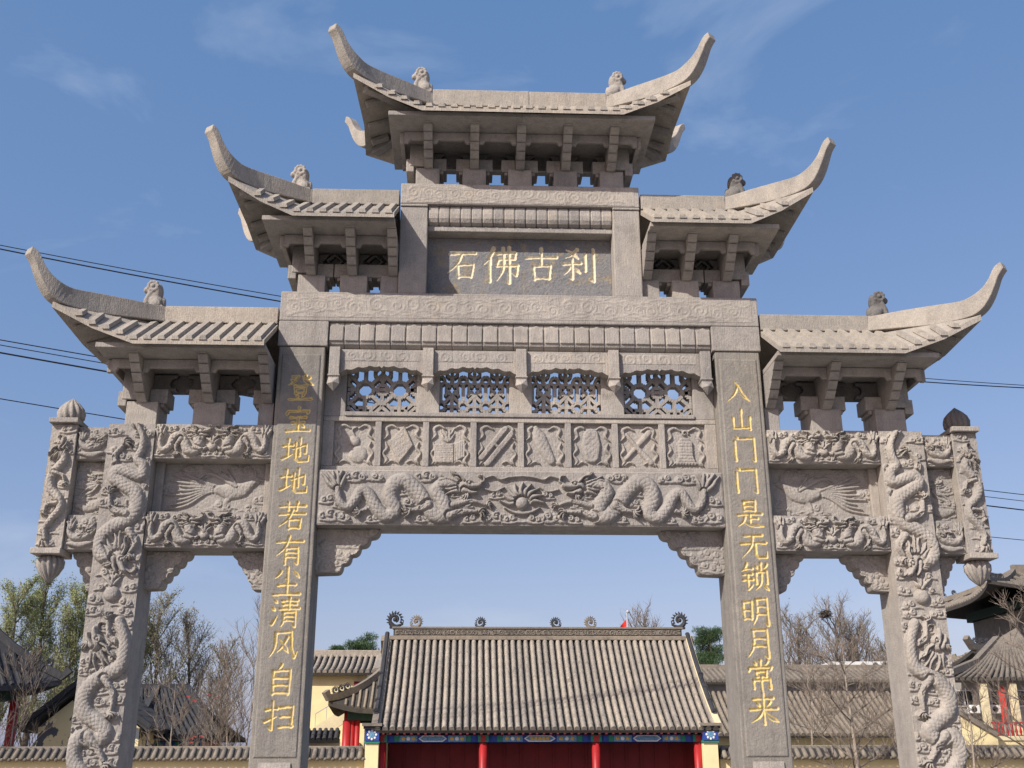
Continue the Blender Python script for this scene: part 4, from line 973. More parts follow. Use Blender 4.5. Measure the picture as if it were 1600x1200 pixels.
def sorted_poly(p): return p
def bracket_tier(s, xs, hw_posts, zb, zp, ze, outer, kind, gap):
    """xs: bracket positions (outward positive), posts from zb to zp, brackets up to ze"""
    zt = ze - 0.075
    for x, (pa, pb) in zip(xs, hw_posts):
        part('support_post', MB().box(*sorted((s * pa, s * pb)), 0.08, 0.50, zb + 0.001, zp), bevel=0.008)
        # stepped cantilever bracket
        n = 5; prof = []
        y_b, y_t = 0.02, -0.47; z0 = zp - 0.02
        for k in range(n):
            ya = y_b + (y_t - y_b) * (k / n) ** 0.9; yb = y_b + (y_t - y_b) * ((k + 0.8) / n) ** 0.9
            za = z0 + (zt - z0) * k / n; zb_ = z0 + (zt - z0) * (k + 1) / n - 0.012
            prof += [(ya, za + 0.006), (yb, zb_ - 0.0), (yb + 0.03, zb_ + 0.006)]
        prof[0] = (prof[0][0] + 0.02, prof[0][1])
        prof += [(y_t - 0.02, zt)]; prof += [(0.26 - q[0], q[1]) for q in prof[::-1]]
        part('bracket', MB().prism(prof, 'yz', s * x - 0.055, s * x + 0.055), bevel=0.005)
        # side bearing blocks
        for sg in (-1, 1):
            e = pa if sg < 0 else pb
            if (sg < 0 and x == min(xs) and len(xs) == 3): continue
            a, b2 = sorted((s * (x + sg * 0.056), s * (e + sg * 0.085)))
            part('bearing_block', MB().box(a + 0.001, b2 - 0.001, 0.14, 0.44, zp + 0.001, zp + 0.175).box(*sorted((s * (e + sg * 0.001), s * (e + sg * 0.045))), 0.15, 0.43, zp - 0.045, zp + 0.0005), bevel=0.008)
    order = sorted(xs)
    for a, b2 in zip(order[:-1], order[1:]):
        x0, x1 = sorted((s * (a + 0.057), s * (b2 - 0.057)))
        quatre_panel(x0, x1, zp + gap, zt - 0.02, 0.24, G, kind)
        part('shade_back_panel', MB().box(x0, x1, 0.325, 0.37, zp + gap, zt - 0.001), M['stone_dark'], bevel=0.0)  # added dark plate, its colour stands for the shade seen through the cut-outs
        w = x1 - x0; zz = zt - 0.002; zl = zz - 0.10
        part('eave_board', MB().prism([(x0, zz), (x0, zl - 0.045), (x0 + 0.05, zl - 0.045), (x0 + 0.075, zl), (x1 - 0.075, zl), (x1 - 0.05, zl - 0.045), (x1, zl - 0.045), (x1, zz)], 'xz', -0.24, -0.19), bevel=0.004)
    for s in ([s] if outer == 1 else [-1, 1]):
        xo = order[-1]
        a, b2 = sorted((s * (xo + 0.057), s * (xo + 0.24)))
        part('end_block', MB().box(a, b2, 0.06, 0.54, zp + 0.02, zt - 0.001).box(*sorted((s * (xo + 0.185), s * (xo + 0.285))), 0.07, 0.53, zp - 0.06, zp + 0.12), bevel=0.010)
        xe = s * (xo + 0.33); zz = zt - 0.002; zl = zz - 0.10
        part('eave_board', MB().prism([(-0.21, zz), (-0.21, zl - 0.05), (-0.15, zl - 0.05), (-0.12, zl), (0.38, zl), (0.41, zl - 0.05), (0.47, zl - 0.05), (0.47, zz)], 'yz', xe - 0.025, xe + 0.025), bevel=0.004)
        part('eave_board', MB().prism(sorted_poly([(s * (xo + 0.058), zz), (s * (xo + 0.058), zl), (s * (xo + 0.22), zl), (s * (xo + 0.25), zl - 0.05), (s * (xo + 0.30), zl - 0.05), (s * (xo + 0.30), zz)]), 'xz', -0.24, -0.19), bevel=0.004)

for s in (-1, 1):
    gate_roof([s], 2.90, 4.34, 6.12, 1.05, dark_lion=True)
    gate_roof([s], 1.51, 2.69, 7.74, 0.88, dark_lion=True)
    bracket_tier(s, [2.955, 3.63, 4.40], [(2.885, 3.06), (3.44, 3.81), (4.22, 4.58)], 5.357, 5.64, 6.12, 1, 0, 0.18)
    bracket_tier(s, [1.555, 2.05, 2.55], [(1.497, 1.71), (1.87, 2.20), (2.38, 2.71)], 7.022, 7.29, 7.74, 1, 1, 0.17)
gate_roof([-1, 1], 0.0, 1.23, 9.20, 0.97, zrt=9.93)
bracket_tier(1, [-1.16, -0.58, 0.0, 0.58, 1.16], [(-1.32, -1.02), (-0.73, -0.43), (-0.15, 0.15), (0.43, 0.73), (1.02, 1.32)], 8.522, 8.80, 9.20, 2, 0, 0.16)
# ------------------------------------------------------------------ tiled roofs of the temple buildings
def tile_roof(parent, P, Q, R, T, pitch, rad, mat, pan, name='roof', row='tile_row', curve=0.0, seg=14, stuff=False, end_discs=True):
    """slope with eave P->Q and ridge T->R (P below T, Q below R); barrel-tile rows run down the slope"""
    P, Q, R, T = Vector(P), Vector(Q), Vector(R), Vector(T)
    def surf(u, v):
        a = P.lerp(Q, u); b = T.lerp(R, u); p = a.lerp(b, v); p.z -= curve * 4 * v * (1 - v); return p
    nv = 8; mb = MB(); vs = []
    nrm = (Q - P).cross(T - P).normalized()
    if nrm.z < 0: nrm = -nrm
    for j in range(nv + 1):
        for u in (0, 1): vs.append(surf(u, j / nv))
    n = len(vs); vs += [v - nrm * 0.10 for v in vs]; fs = []
    for j in range(nv):
        fs += [(2 * j, 2 * j + 1, 2 * j + 3, 2 * j + 2), (n + 2 * j + 2, n + 2 * j + 3, n + 2 * j + 1, n + 2 * j), (2 * j, 2 * j + 2, n + 2 * j + 2, n + 2 * j), (2 * j + 1, n + 2 * j + 1, n + 2 * j + 3, 2 * j + 3)]
    fs += [(0, n, n + 1, 1), (2 * nv, 2 * nv + 1, n + 2 * nv + 1, n + 2 * nv)]
    ro = mb.add(vs, fs).build(name, pan, parent)
    W = max((Q - P).length, (R - T).length); cnt = max(2, int(round(W / pitch))); allb = MB()
    for i in range(cnt):
        u = (i + 0.5) / cnt; b2 = MB() if not stuff else allb
        pts = []; rr = []
        for k in range(seg):                       # each tile a little wider at its lower lip
            v0, v1 = k / seg, (k + 1) / seg
            pts += [surf(u, v0 + 0.001), surf(u, v1 - 0.004)]; j = rad * (1 + 0.06 * math.sin(i * 7.3 + k * 3.1)); rr += [j * 1.10, j * 0.92]
        k0 = len(b2.v); ns = 7
        side = (Q - P).normalized()
        for p, r in zip(pts, rr):
            for a in range(ns + 1):
                w = math.pi * a / ns
                b2.v.append(tuple(p + side * (r * math.cos(w)) + nrm * (r * math.sin(w) + (0.055 if 0 < a < ns else -0.01))))
        for j in range(len(pts) - 1):
            for a in range(ns):
                b2.f.append((k0 + j * (ns + 1) + a, k0 + j * (ns + 1) + a + 1, k0 + (j + 1) * (ns + 1) + a + 1, k0 + (j + 1) * (ns + 1) + a))
        if end_discs: b2.f.append(tuple(k0 + a for a in range(ns + 1)))
        if not stuff: b2.build(row, mat, ro, recalc=False)
    if stuff: tag(allb.build(row, mat, ro, recalc=False), kind='stuff')
    return ro

# ------------------------------------------------------------------ temple gate hall straight behind the gateway
YH = 24.0
eL, eR = at(584, 1141, YH), at(1124, 1141, YH); zE = (eL.z + eR.z) / 2
YR = YH + 4.2; rL, rR = at(604, 999, YR), at(1074, 1001, YR); zR = (rL.z + rR.z) / 2
HX0, HX1 = eL.x, eR.x
H = thing('temple_hall', 'low red temple hall with grey barrel tile roof seen through the central arch', 'temple hall', ((HX0 + HX1) / 2, YR, 0))
hroof = tile_roof(H, (HX0, YH, zE), (HX1, YH, zE), (HX1, YR, zR), (HX0, YR, zR), 0.232, 0.078, M['tile_roll'], M['mortar'], curve=0.20, seg=20)
tile_roof(H, (HX1, 2 * YR - YH, zE), (HX0, 2 * YR - YH, zE), (HX0, YR + 0.01, zR), (HX1, YR + 0.01, zR), 0.232, 0.078, M['tile'], M['mortar'], curve=0.20, seg=6, stuff=True)
# main ridge: stacked courses with a carved frieze
rg = MB().box(HX0 + 0.1, HX1 - 0.1, YR - 0.22, YR + 0.22, zR - 0.02, zR + 0.13).build('ridge', M['tile'], H, bevel=0.02)
z0 = zR + 0.131
MB().box(HX0 + 0.25, HX1 - 0.25, YR - 0.15, YR + 0.15, z0, z0 + 0.24).build('ridge_course', M['tile_dark'], rg, bevel=0.01)
Rr = wave_relief(HX1 - HX0 - 0.6, 0.19, 21, 0.03); Rr.H = np.clip(Rr.H, -0.01, 0.03); Rr.mesh('ridge_frieze', HX0 + 0.3, z0 + 0.025, YR - 0.155, M['tile'], rg)
MB().box(HX0 + 0.2, HX1 - 0.2, YR - 0.19, YR + 0.19, z0 + 0.241, z0 + 0.32).build('ridge_course', M['tile'], rg, bevel=0.02)
zT = z0 + 0.32
def curl_beast(x, y, z, k, mat, parent, s=1, name='ridge_ornament'):
    """coiled dragon finial with a spiky mane"""
    mb = MB(); pts = []; rr = []
    for i in range(15):
        t = i / 14; a = -0.6 + t * 4.9; r = 0.30 - 0.17 * t
        pts.append((x + s * k * r * math.cos(a), y, z + k * (0.48 + r * math.sin(a)))); rr.append(k * (0.10 - 0.03 * t))
    mb.tube(pts, rr, 7)
    for i in range(11):
        a = -0.5 + i * 0.40; mb.tube([(x + s * k * 0.33 * math.cos(a), y, z + k * (0.48 + 0.33 * math.sin(a))), (x + s * k * 0.52 * math.cos(a + 0.15), y, z + k * (0.48 + 0.52 * math.sin(a + 0.15)))], [k * 0.085, k * 0.02], 5)
    mb.ball((x, y, z + k * 0.48), k * 0.13)
    mb.tube([(x + s * k * 0.28, y, z + k * 0.30), (x + s * k * 0.1, y, z + k * 0.10), (x - s * k * 0.2, y, z + k * 0.03)], [k * 0.13, k * 0.16, k * 0.12], 7)
    mb.tube([(x - s * k * 0.15, y, z + k * 0.10), (x - s * k * 0.45, y, z + k * 0.22), (x - s * k * 0.50, y, z + k * 0.42)], [k * 0.10, k * 0.06, k * 0.02], 6)
    mb.box(x - k * 0.3, x + k * 0.3, y - k * 0.14, y + k * 0.14, z - 0.02, z + k * 0.08)
    return mb.build(name, mat, parent)
for u, v, k, mt, s in ((601, 968, 0.62, 'tile_dark', -1), (651, 970, 0.48, 'tile', 1), (751, 972, 0.42, 'tile_dark', 1), (868, 974, 0.42, 'tile_dark', -1), (922, 972, 0.46, 'tile', -1), (1068, 974, 0.62, 'tile_dark', 1)):
    p = at(u, v, YR); px_ = {601: HX0 + 0.28, 1068: HX1 - 0.28}.get(u, p.x); curl_beast(px_, YR, zT - 0.03, k, M[mt], rg, s)
# gable verges
for sx, xe in ((-1, HX0), (1, HX1)):
    pts = []
    for t in np.linspace(0, 1, 9):
        y = YR + (YH - YR) * t; pts.append((xe - sx * 0.02, y, zR + (zE - zR) * t - 0.20 * 4 * t * (1 - t) + 0.06))
    v_ = MB().sweep(pts, 0.10, 0.14, 0.14, side=(1, 0, 0)).build('verge_ridge', M['tile'] if sx < 0 else M['plaster_pale'], H, bevel=0.01)
    pts2 = [(a, y, z + 0.17) for a, y, z in pts[:-1]]
    MB().tube(pts2, 0.085, 7).build('verge_tile', M['tile_dark'], v_)
    for t in (0.45, 0.6, 0.75, 0.88):
        y = YR + (YH - YR) * t; z = zR + (zE - zR) * t - 0.8 * t * (1 - t) + 0.22
        curl_beast(xe, y, z, 0.20, M['tile_dark'], v_, sx, 'verge_beast')
    pts3 = [(a + sx * 0.12, 2 * YR - y, z) for a, y, z in pts]
    MB().sweep(pts3, 0.10, 0.14, 0.14, side=(1, 0, 0)).build('verge_ridge', M['tile'], H)
# walls, columns, painted lintel, doors
FY = YH + 0.95
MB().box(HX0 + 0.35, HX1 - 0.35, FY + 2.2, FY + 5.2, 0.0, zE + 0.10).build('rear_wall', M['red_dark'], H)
MB().add([(HX0 + 0.34, YH + 0.9, 0), (HX0 + 0.34, 2 * YR - YH - 0.9, 0), (HX0 + 0.34, 2 * YR - YH - 0.9, zE + 0.2), (HX0 + 0.34, YR, zR - 0.15), (HX0 + 0.34, YH + 0.9, zE + 0.2),
          (HX0 + 0.10, YH + 0.9, 0), (HX0 + 0.10, 2 * YR - YH - 0.9, 0), (HX0 + 0.10, 2 * YR - YH - 0.9, zE + 0.2), (HX0 + 0.10, YR, zR - 0.15), (HX0 + 0.10, YH + 0.9, zE + 0.2)],
         [(0, 1, 2, 3, 4), (9, 8, 7, 6, 5), (0, 5, 6, 1), (1, 6, 7, 2), (2, 7, 8, 3), (3, 8, 9, 4), (4, 9, 5, 0)]).build('gable_wall', M['plaster'], H)
MB().add([(HX1 - 0.34, YH + 0.9, 0), (HX1 - 0.34, 2 * YR - YH - 0.9, 0), (HX1 - 0.34, 2 * YR - YH - 0.9, zE + 0.2), (HX1 - 0.34, YR, zR - 0.15), (HX1 - 0.34, YH + 0.9, zE + 0.2),
          (HX1 - 0.10, YH + 0.9, 0), (HX1 - 0.10, 2 * YR - YH - 0.9, 0), (HX1 - 0.10, 2 * YR - YH - 0.9, zE + 0.2), (HX1 - 0.10, YR, zR - 0.15), (HX1 - 0.10, YH + 0.9, zE + 0.2)],
         [(0, 1, 2, 3, 4), (9, 8, 7, 6, 5), (0, 5, 6, 1), (1, 6, 7, 2), (2, 7, 8, 3), (3, 8, 9, 4), (4, 9, 5, 0)]).build('gable_wall', M['plaster'], H)
zL = at(800, 1160, YH + 0.5).z
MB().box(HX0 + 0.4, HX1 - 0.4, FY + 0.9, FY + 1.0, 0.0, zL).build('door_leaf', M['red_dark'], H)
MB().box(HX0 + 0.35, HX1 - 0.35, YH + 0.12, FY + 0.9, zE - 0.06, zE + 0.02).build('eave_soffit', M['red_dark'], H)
nr = 48
rf = MB()
for i in range(nr):
    x = HX0 + 0.3 + (HX1 - HX0 - 0.6) * i / (nr - 1)
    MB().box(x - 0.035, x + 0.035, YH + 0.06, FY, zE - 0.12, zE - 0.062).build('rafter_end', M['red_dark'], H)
colx = [at(597, 1160, YH + 0.5).x, at(755, 1160, YH + 0.5).x, at(931, 1160, YH + 0.5).x, at(1090, 1160, YH + 0.5).x]
lin = MB().box(HX0 + 0.36, HX1 - 0.36, YH + 0.42, YH + 0.62, zL + 0.002, zE - 0.125).build('lintel', M['blue'], H)
for k, cx in enumerate(colx):
    c_ = MB().tube([(cx, YH + 0.5, 0), (cx, YH + 0.5, zL)], 0.135, 14).build('column', M['red'], H, smooth=True)
    MB().box(cx - 0.17, cx + 0.17, YH + 0.33, YH + 0.415, zL + 0.01, zE - 0.13).build('column_head', M['green'], lin)
    MB().box(cx - 0.08, cx + 0.08, YH + 0.31, YH + 0.329, zL + 0.03, zE - 0.15).build('painted_panel', M['red'], lin)
for a, b2 in zip(colx[:-1], colx[1:]):
    L = b2 - a; zm0, zm1 = zL + 0.02, zE - 0.145
    for (u0, u1, mt) in ((0.07, 0.12, 'blue'), (0.12, 0.17, 'green'), (0.17, 0.35, 'teal'), (0.65, 0.83, 'teal'), (0.83, 0.88, 'green'), (0.88, 0.93, 'blue')):
        MB().box(a + L * u0 + 0.006, a + L * u1 - 0.006, YH + 0.395, YH + 0.418, zm0, zm1).build('painted_panel', M[mt], lin)
    zc_ = (zm0 + zm1) / 2
    MB().prism([(a + L * 0.36, zc_), (a + L * 0.40, zm0), (a + L * 0.60, zm0), (a + L * 0.64, zc_), (a + L * 0.60, zm1), (a + L * 0.40, zm1)], 'xz', YH + 0.39, YH + 0.417).build('painted_panel', M['white'], lin)
    MB().prism([(a + L * 0.375, zc_), (a + L * 0.41, zm0 + 0.03), (a + L * 0.59, zm0 + 0.03), (a + L * 0.625, zc_), (a + L * 0.59, zm1 - 0.03), (a + L * 0.41, zm1 - 0.03)], 'xz', YH + 0.375, YH + 0.389).build('painted_panel', M['teal'], lin)
    for q in (0.21, 0.26, 0.31, 0.69, 0.74, 0.79):
        MB().ball((a + L * q, YH + 0.394, zc_), (0.06, 0.012, 0.06)).build('painted_rosette', M['ochre'] if int(q * 100) % 2 else M['white'], lin)
    if a == colx[1]:
        for q in np.linspace(0.43, 0.57, 5): MB().box(a + L * q - 0.05, a + L * q + 0.05, YH + 0.366, YH + 0.374, zc_ - 0.05, zc_ + 0.05).build('gilt_panel', M['ochre'], lin)
    # glimpsed door boards
    for q in np.linspace(0.05, 0.95, 7):
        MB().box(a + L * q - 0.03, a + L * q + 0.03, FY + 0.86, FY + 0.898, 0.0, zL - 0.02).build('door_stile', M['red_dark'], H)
for sx, (u0, u1) in ((-1, (571, 592)), (1, (1098, 1121))):
    a, b2 = at(u0, 1160, YH + 0.2).x, at(u1, 1160, YH + 0.2).x
    pier = MB().box(a, b2, YH + 0.15, YH + 1.0, 0.0, zL - 0.02).build('pier', M['plaster'], H, bevel=0.01)
    MB().box(a - 0.03, b2 + 0.03, YH + 0.08, YH + 1.0, zL - 0.018, zL + 0.05).build('pier_moulding', M['green'], pier)
    MB().box(a - 0.01, b2 + 0.01, YH + 0.05, YH + 1.0, zL + 0.051, zE + 0.05).build('pier_block', M['blue'], pier)
    MB().ball(((a + b2) / 2, YH + 0.045, (zL + zE) / 2 + 0.05), (0.12, 0.02, 0.12)).build('flower_boss', M['teal'], pier)
    for k in range(8):
        w = k * math.pi / 4; MB().ball(((a + b2) / 2 + 0.13 * math.cos(w), YH + 0.042, (zL + zE) / 2 + 0.05 + 0.13 * math.sin(w)), (0.04, 0.015, 0.04), 7, 5).build('flower_petal', M['white'], pier)
    MB().box(a - 0.06, b2 + 0.06, YH - 0.05, YH + 1.0, zE + 0.051, zE + 0.13).build('pier_cap', M['tile_dark'], pier)
    MB().box(a - 0.10, b2 + 0.10, YH - 0.12, YH + 1.0, zE + 0.131, zE + 0.22).build('pier_cap', M['tile'], pier)

# ------------------------------------------------------------------ boundary walls with tile coping
YW = YH + 0.6
zW = at(300, 1166, YW).z
def coped_wall(x0, x1, label):
    w = thing('boundary_wall', label, 'wall', ((x0 + x1) / 2, YW, 0), 'yellow boundary walls')
    MB().box(x0, x1, YW - 0.16, YW + 0.16, 0.0, zW - 0.42).build('wall_face', M['plaster'], w)
    MB().box(x0, x1, YW - 0.24, YW + 0.24, zW - 0.419, zW - 0.36).build('brick_course', M['brick'], w)
    MB().add([(x0, YW - 0.42, zW - 0.36), (x0, YW + 0.42, zW - 0.36), (x0, YW + 0.08, zW - 0.08), (x0, YW - 0.08, zW - 0.08), (x1, YW - 0.42, zW - 0.36), (x1, YW + 0.42, zW - 0.36), (x1, YW + 0.08, zW - 0.08), (x1, YW - 0.08, zW - 0.08)],
             [(0, 1, 2, 3), (7, 6, 5, 4), (0, 4, 5, 1), (1, 5, 6, 2), (2, 6, 7, 3), (3, 7, 4, 0)]).build('coping', M['mortar'], w)
    MB().box(x0, x1, YW - 0.10, YW + 0.10, zW - 0.12, zW).build('coping_ridge', M['tile'], w, bevel=0.03)
    n = int((x1 - x0) / 0.236); base = None
    for i in range(n):
        x = x0 + (i + 0.5) * (x1 - x0) / n
        if base is None:
            mb = MB(); mb.tube([(x, YW - 0.46, zW - 0.385), (x, YW - 0.30, zW - 0.245), (x, YW - 0.09, zW - 0.085)], [0.085, 0.080, 0.072], 8)
            mb.tube([(x + 0.118, YW - 0.455, zW - 0.42), (x + 0.118, YW - 0.43, zW - 0.40)], [0.06, 0.07], 6)
            base = mb.build('coping_tile', M['tile'], w, smooth=True)
        else: copy_part(base, w, (x - (x0 + 0.5 * (x1 - x0) / n), 0, 0))
    return w
coped_wall(at(-120, 1180, YW).x, at(571, 1180, YW).x - 0.02, 'yellow wall with grey tile coping left of the red hall')
coped_wall(at(1122, 1180, YW).x + 0.02, at(1720, 1180, YW).x, 'yellow wall with grey tile coping right of the red hall')

# ------------------------------------------------------------------ buildings behind the walls
def gable_house(name, label, cat, x0, x1, y0, y1, ze, zr, wall, tile, pan, pitch=0.26, over=0.45, rows='stuff', wins=(), group=None):
    """ridge along X, front eave at y0"""
    o = thing(name, label, cat, ((x0 + x1) / 2, (y0 + y1) / 2, 0), group)
    ym = (y0 + y1) / 2
    MB().add([(x0 + over, y0 + over, 0), (x1 - over, y0 + over, 0), (x1 - over, y1 - over, 0), (x0 + over, y1 - over, 0), (x0 + over, y0 + over, ze + 0.05), (x1 - over, y0 + over, ze + 0.05), (x1 - over, y1 - over, ze + 0.05), (x0 + over, y1 - over, ze + 0.05), (x0 + over, ym, zr - 0.2), (x1 - over, ym, zr - 0.2)],
             [(0, 1, 5, 4), (2, 3, 7, 6), (0, 4, 8, 7, 3), (1, 2, 6, 9, 5), (0, 3, 2, 1), (4, 5, 9, 8), (7, 8, 9, 6)]).build('wall', wall, o)
    tile_roof(o, (x0, y0, ze), (x1, y0, ze), (x1, ym, zr), (x0, ym, zr), pitch, pitch * 0.32, tile, pan, curve=0.12, seg=10, stuff=(rows == 'stuff'))
    tile_roof(o, (x1, y1, ze), (x0, y1, ze), (x0, ym + 0.01, zr), (x1, ym + 0.01, zr), pitch, pitch * 0.34, tile, pan, curve=0.12, seg=5, stuff=True)
    rd = MB().box(x0, x1, ym - 0.14, ym + 0.14, zr - 0.02, zr + 0.28).build('ridge', tile, o, bevel=0.03)
    for xe in (x0, x1):
        pts = [(xe, y0 + (ym - y0) * t, ze + (zr - ze) * t - 0.12 * 4 * t * (1 - t) + 0.08) for t in np.linspace(0, 1, 6)]
        MB().sweep(pts, 0.12, 0.12, 0.12, side=(1, 0, 0)).build('verge', tile, rd)
    for (xa, xb, za, zb) in wins:
        w = MB().box(xa, xb, y0 + over - 0.05, y0 + over - 0.002, za, zb).build('window', M['white'], o)
        for k in range(2):
            q0 = xa + 0.05 + k * (xb - xa) / 2; MB().box(q0, q0 + (xb - xa) / 2 - 0.10, y0 + over - 0.07, y0 + over - 0.051, za + 0.06, zb - 0.06).build('pane', M['glass'], w)
    return o

# two-storey yellow house left of the hall: roof strip with end at px 585
yb = 36.0
pA, pB = at(455, 1051, yb), at(588, 1052, yb); pr_ = at(500, 1026, yb + 2.4)
hs_ = gable_house('yellow_house', 'two storey yellow house with tiled roof left behind the red hall', 'house', at(445, 1051, yb).x, pB.x, yb, yb + 4.8, pA.z, pr_.z, M['plaster'], M['tile_roll'], M['mortar'], wins=())
q0, q1 = at(553, 1065, yb + .4), at(566, 1100, yb + .4)
MB().box(q0.x, q1.x, yb + 0.36, yb + 0.44, q1.z, q0.z).build('window', M['red_dark'], hs_)
q0, q1 = at(490, 1118, yb - 1.4), at(548, 1140, yb - 1.4)
for k in range(7):           # outside stair seen as a slanting parapet
    pass
sA, sB = at(492, 1135, yb - 1.2), at(545, 1103, yb - 1.2)
MB().prism([(sA.x, sA.z - 0.6), (sB.x, sB.z - 0.6), (sB.x, sB.z), (sA.x, sA.z)], 'xz', yb - 1.3, yb - 1.1).build('stair_parapet', M['plaster_pale'], hs_)
MB().tube([(sA.x, yb - 1.2, sA.z + 0.5), (sB.x, yb - 1.2, sB.z + 0.5)], 0.02, 6).build('handrail', M['steel'], hs_)
for t in (0, .33, .66, 1): MB().tube([(sA.x + (sB.x - sA.x) * t, yb - 1.2, sA.z + (sB.z - sA.z) * t - 0.02), (sA.x + (sB.x - sA.x) * t, yb - 1.2, sA.z + (sB.z - sA.z) * t + 0.5)], 0.015, 5).build('handrail_post', M['steel'], hs_)
MB().box(pA.x + 0.3, pB.x - 0.6, yb - 1.29, yb + 0.44, 0, sA.z - 0.61).build('stair_base', M['plaster'], hs_)

def upturned_pavilion(name, label, cx, cy, half, ze, zr, lift, colh, mat, pan, rot=0.0, cols=True, walls=None, beasts=3, group=None, cat='pavilion', rh=None, ridge=0.0, pitch=0.25, beam=None):
    beam = beam or M['green_dark']
    """hipped roof with swept-up corners; ridge = half length of the top ridge along X"""
    o = thing(name, label, cat, (cx, cy, 0), group)
    cr_, sr_ = math.cos(rot), math.sin(rot)
    hx, hy = (half if isinstance(half, tuple) else (half, half))
    W = lambda x, y, z: (cx + x * cr_ - y * sr_, cy + x * sr_ + y * cr_, z)
    def surf(face, u, v):
        # u -1..1 along eave, v 0 eave .. 1 ridge
        e = abs(u) ** 3 * lift * (1 - v) ** 2; zz = ze + (zr - ze) * (0.62 * v + 0.38 * v * v) + e
        out = 1 + 0.05 * abs(u) ** 4 * (1 - v)
        if face in (0, 2):
            sg = -1 if face == 0 else 1; x = u * (hx * (1 - v) + ridge * v) * out; y = sg * hy * (1 - v) * out
        else:
            sg = -1 if face == 1 else 1; y = u * hy * (1 - v) * out; x = sg * (hx * (1 - v) + ridge * v) * out
        return x, y, zz
    ro = None
    nu, nv = 16, 8; mb = MB()
    for face in range(4):
        vs = [W(*surf(face, -1 + 2 * i / nu, j / nv)) for j in range(nv + 1) for i in range(nu + 1)]
        vs2 = [(x, y, z - 0.16) for x, y, z in vs]; n = len(vs); fs = []
        for j in range(nv):
            for i in range(nu):
                a = j * (nu + 1) + i; fs += [(a, a + 1, a + nu + 2, a + nu + 1), (n + a + nu + 1, n + a + nu + 2, n + a + 1, n + a)]
        fs += [(i, n + i, n + i + 1, i + 1) for i in range(nu)]
        mb.add(vs + vs2, fs)
    ro = mb.build('roof', pan, o)
    rows = MB()
    for face in range(4):
        L = 2 * (hx if face in (0, 2) else hy); cnt = int(L / pitch)
        for i in range(cnt):
            u0 = -1 + 2 * (i + 0.5) / cnt
            # straight down-slope rows: constant offset along eave
            off = u0 * (hx if face in (0, 2) else hy); pts = []
            for j in range(7):
                v = j / 6 * 0.98
                wid = (hx * (1 - v) + ridge * v) if face in (0, 2) else hy * (1 - v)
                if abs(off) > wid * 0.985: break
                p = surf(face, off / max(wid, 1e-4), v); pts.append(W(p[0], p[1], p[2] + 0.03))
            if len(pts) >= 2: rows.tube(pts, pitch * 0.27, 5)
    tag(rows.build('tile_rows', mat, ro, recalc=False), kind='stuff')
    for sx in (-1, 1):
        for sy in (-1, 1):
            pts = []
            for j in range(9):
                v = 1 - j / 8; p = surf(0 if sy < 0 else 2, sx, v); pts.append(W(p[0], p[1], p[2] + 0.10))
            e = surf(0 if sy < 0 else 2, sx, 0); pts.append(W(e[0] * 1.05, e[1] * 1.05, e[2] + 0.34))
            hp_ = MB().sweep(pts, 0.10, 0.12, 0.12).build('hip_ridge', mat, ro)
            for k in range(beasts):
                v = 0.10 + 0.09 * k; p = surf(0 if sy < 0 else 2, sx, v); q = W(p[0], p[1], p[2] + 0.20)
                curl_beast(q[0], q[1], q[2], 0.30, M['tile_dark'], hp_, sx, 'hip_beast')
    if ridge > 0:
        a, b2 = W(-ridge - 0.1, 0, zr), W(ridge + 0.1, 0, zr)
        MB().sweep([a, b2], 0.15, 0.10, 0.40).build('ridge', mat, ro)
    else: MB().lathe([(0.3, 0), (0.34, 0.2), (0.16, 0.4), (0.22, 0.6), (0.05, 0.95)], W(0, 0, zr - 0.05), 12).build('finial', mat, ro, smooth=True)
    ix, iy = hx * 0.72, hy * 0.72
    bmz = ze - 0.02
    for (xa, xb, ya, yb_) in ((-ix, ix, -iy - 0.1, -iy + 0.1), (-ix, ix, iy - 0.1, iy + 0.1), (-ix - 0.1, -ix + 0.1, -iy + 0.101, iy - 0.101), (ix - 0.1, ix + 0.1, -iy + 0.101, iy - 0.101)):
        P = [W(xa, ya, bmz - 0.35), W(xb, ya, bmz - 0.35), W(xb, yb_, bmz - 0.35), W(xa, yb_, bmz - 0.35), W(xa, ya, bmz + 0.1), W(xb, ya, bmz + 0.1), W(xb, yb_, bmz + 0.1), W(xa, yb_, bmz + 0.1)]
        MB().hexa(P).build('painted_beam', beam, o)
    if cols:
        for sx in (-1, 1):
            for sy in (-1, 1):
                MB().tube([W(sx * ix, sy * iy, 0), W(sx * ix, sy * iy, bmz - 0.36)], 0.16, 12).build('column', M['red'], o, smooth=True)
    if walls:
        P = [W(-ix + .2, -iy + .2, 0), W(ix - .2, -iy + .2, 0), W(ix - .2, iy - .2, 0), W(-ix + .2, iy - .2, 0), W(-ix + .2, -iy + .2, bmz - .36), W(ix - .2, -iy + .2, bmz - .36), W(ix - .2, iy - .2, bmz - .36), W(-ix + .2, iy - .2, bmz - .36)]
        MB().hexa(P).build('wall', walls, o)
    return o

# small corner pavilion with red posts between the left column and the hall
yp = 30.0
c0, c1 = at(509, 1100, yp), at(578, 1066, yp)
pv = upturned_pavilion('corner_pavilion', 'small pavilion with upturned grey eave and red posts beside the hall', c0.x + 2.2, yp + 2.0, 2.0, at(540, 1104, yp).z - 0.1, at(575, 1060, yp + 2).z + 0.5, 0.30, 0, M['tile'], M['mortar'], beasts=3, pitch=0.22)
for u in (541, 550, 558):
    p = at(u, 1140, yp + 0.6); MB().tube([(p.x, yp + 0.6, 0), (p.x, yp + 0.6, at(u, 1112, yp + 0.6).z)], 0.10, 10).build('column', M['red'], pv, smooth=True)
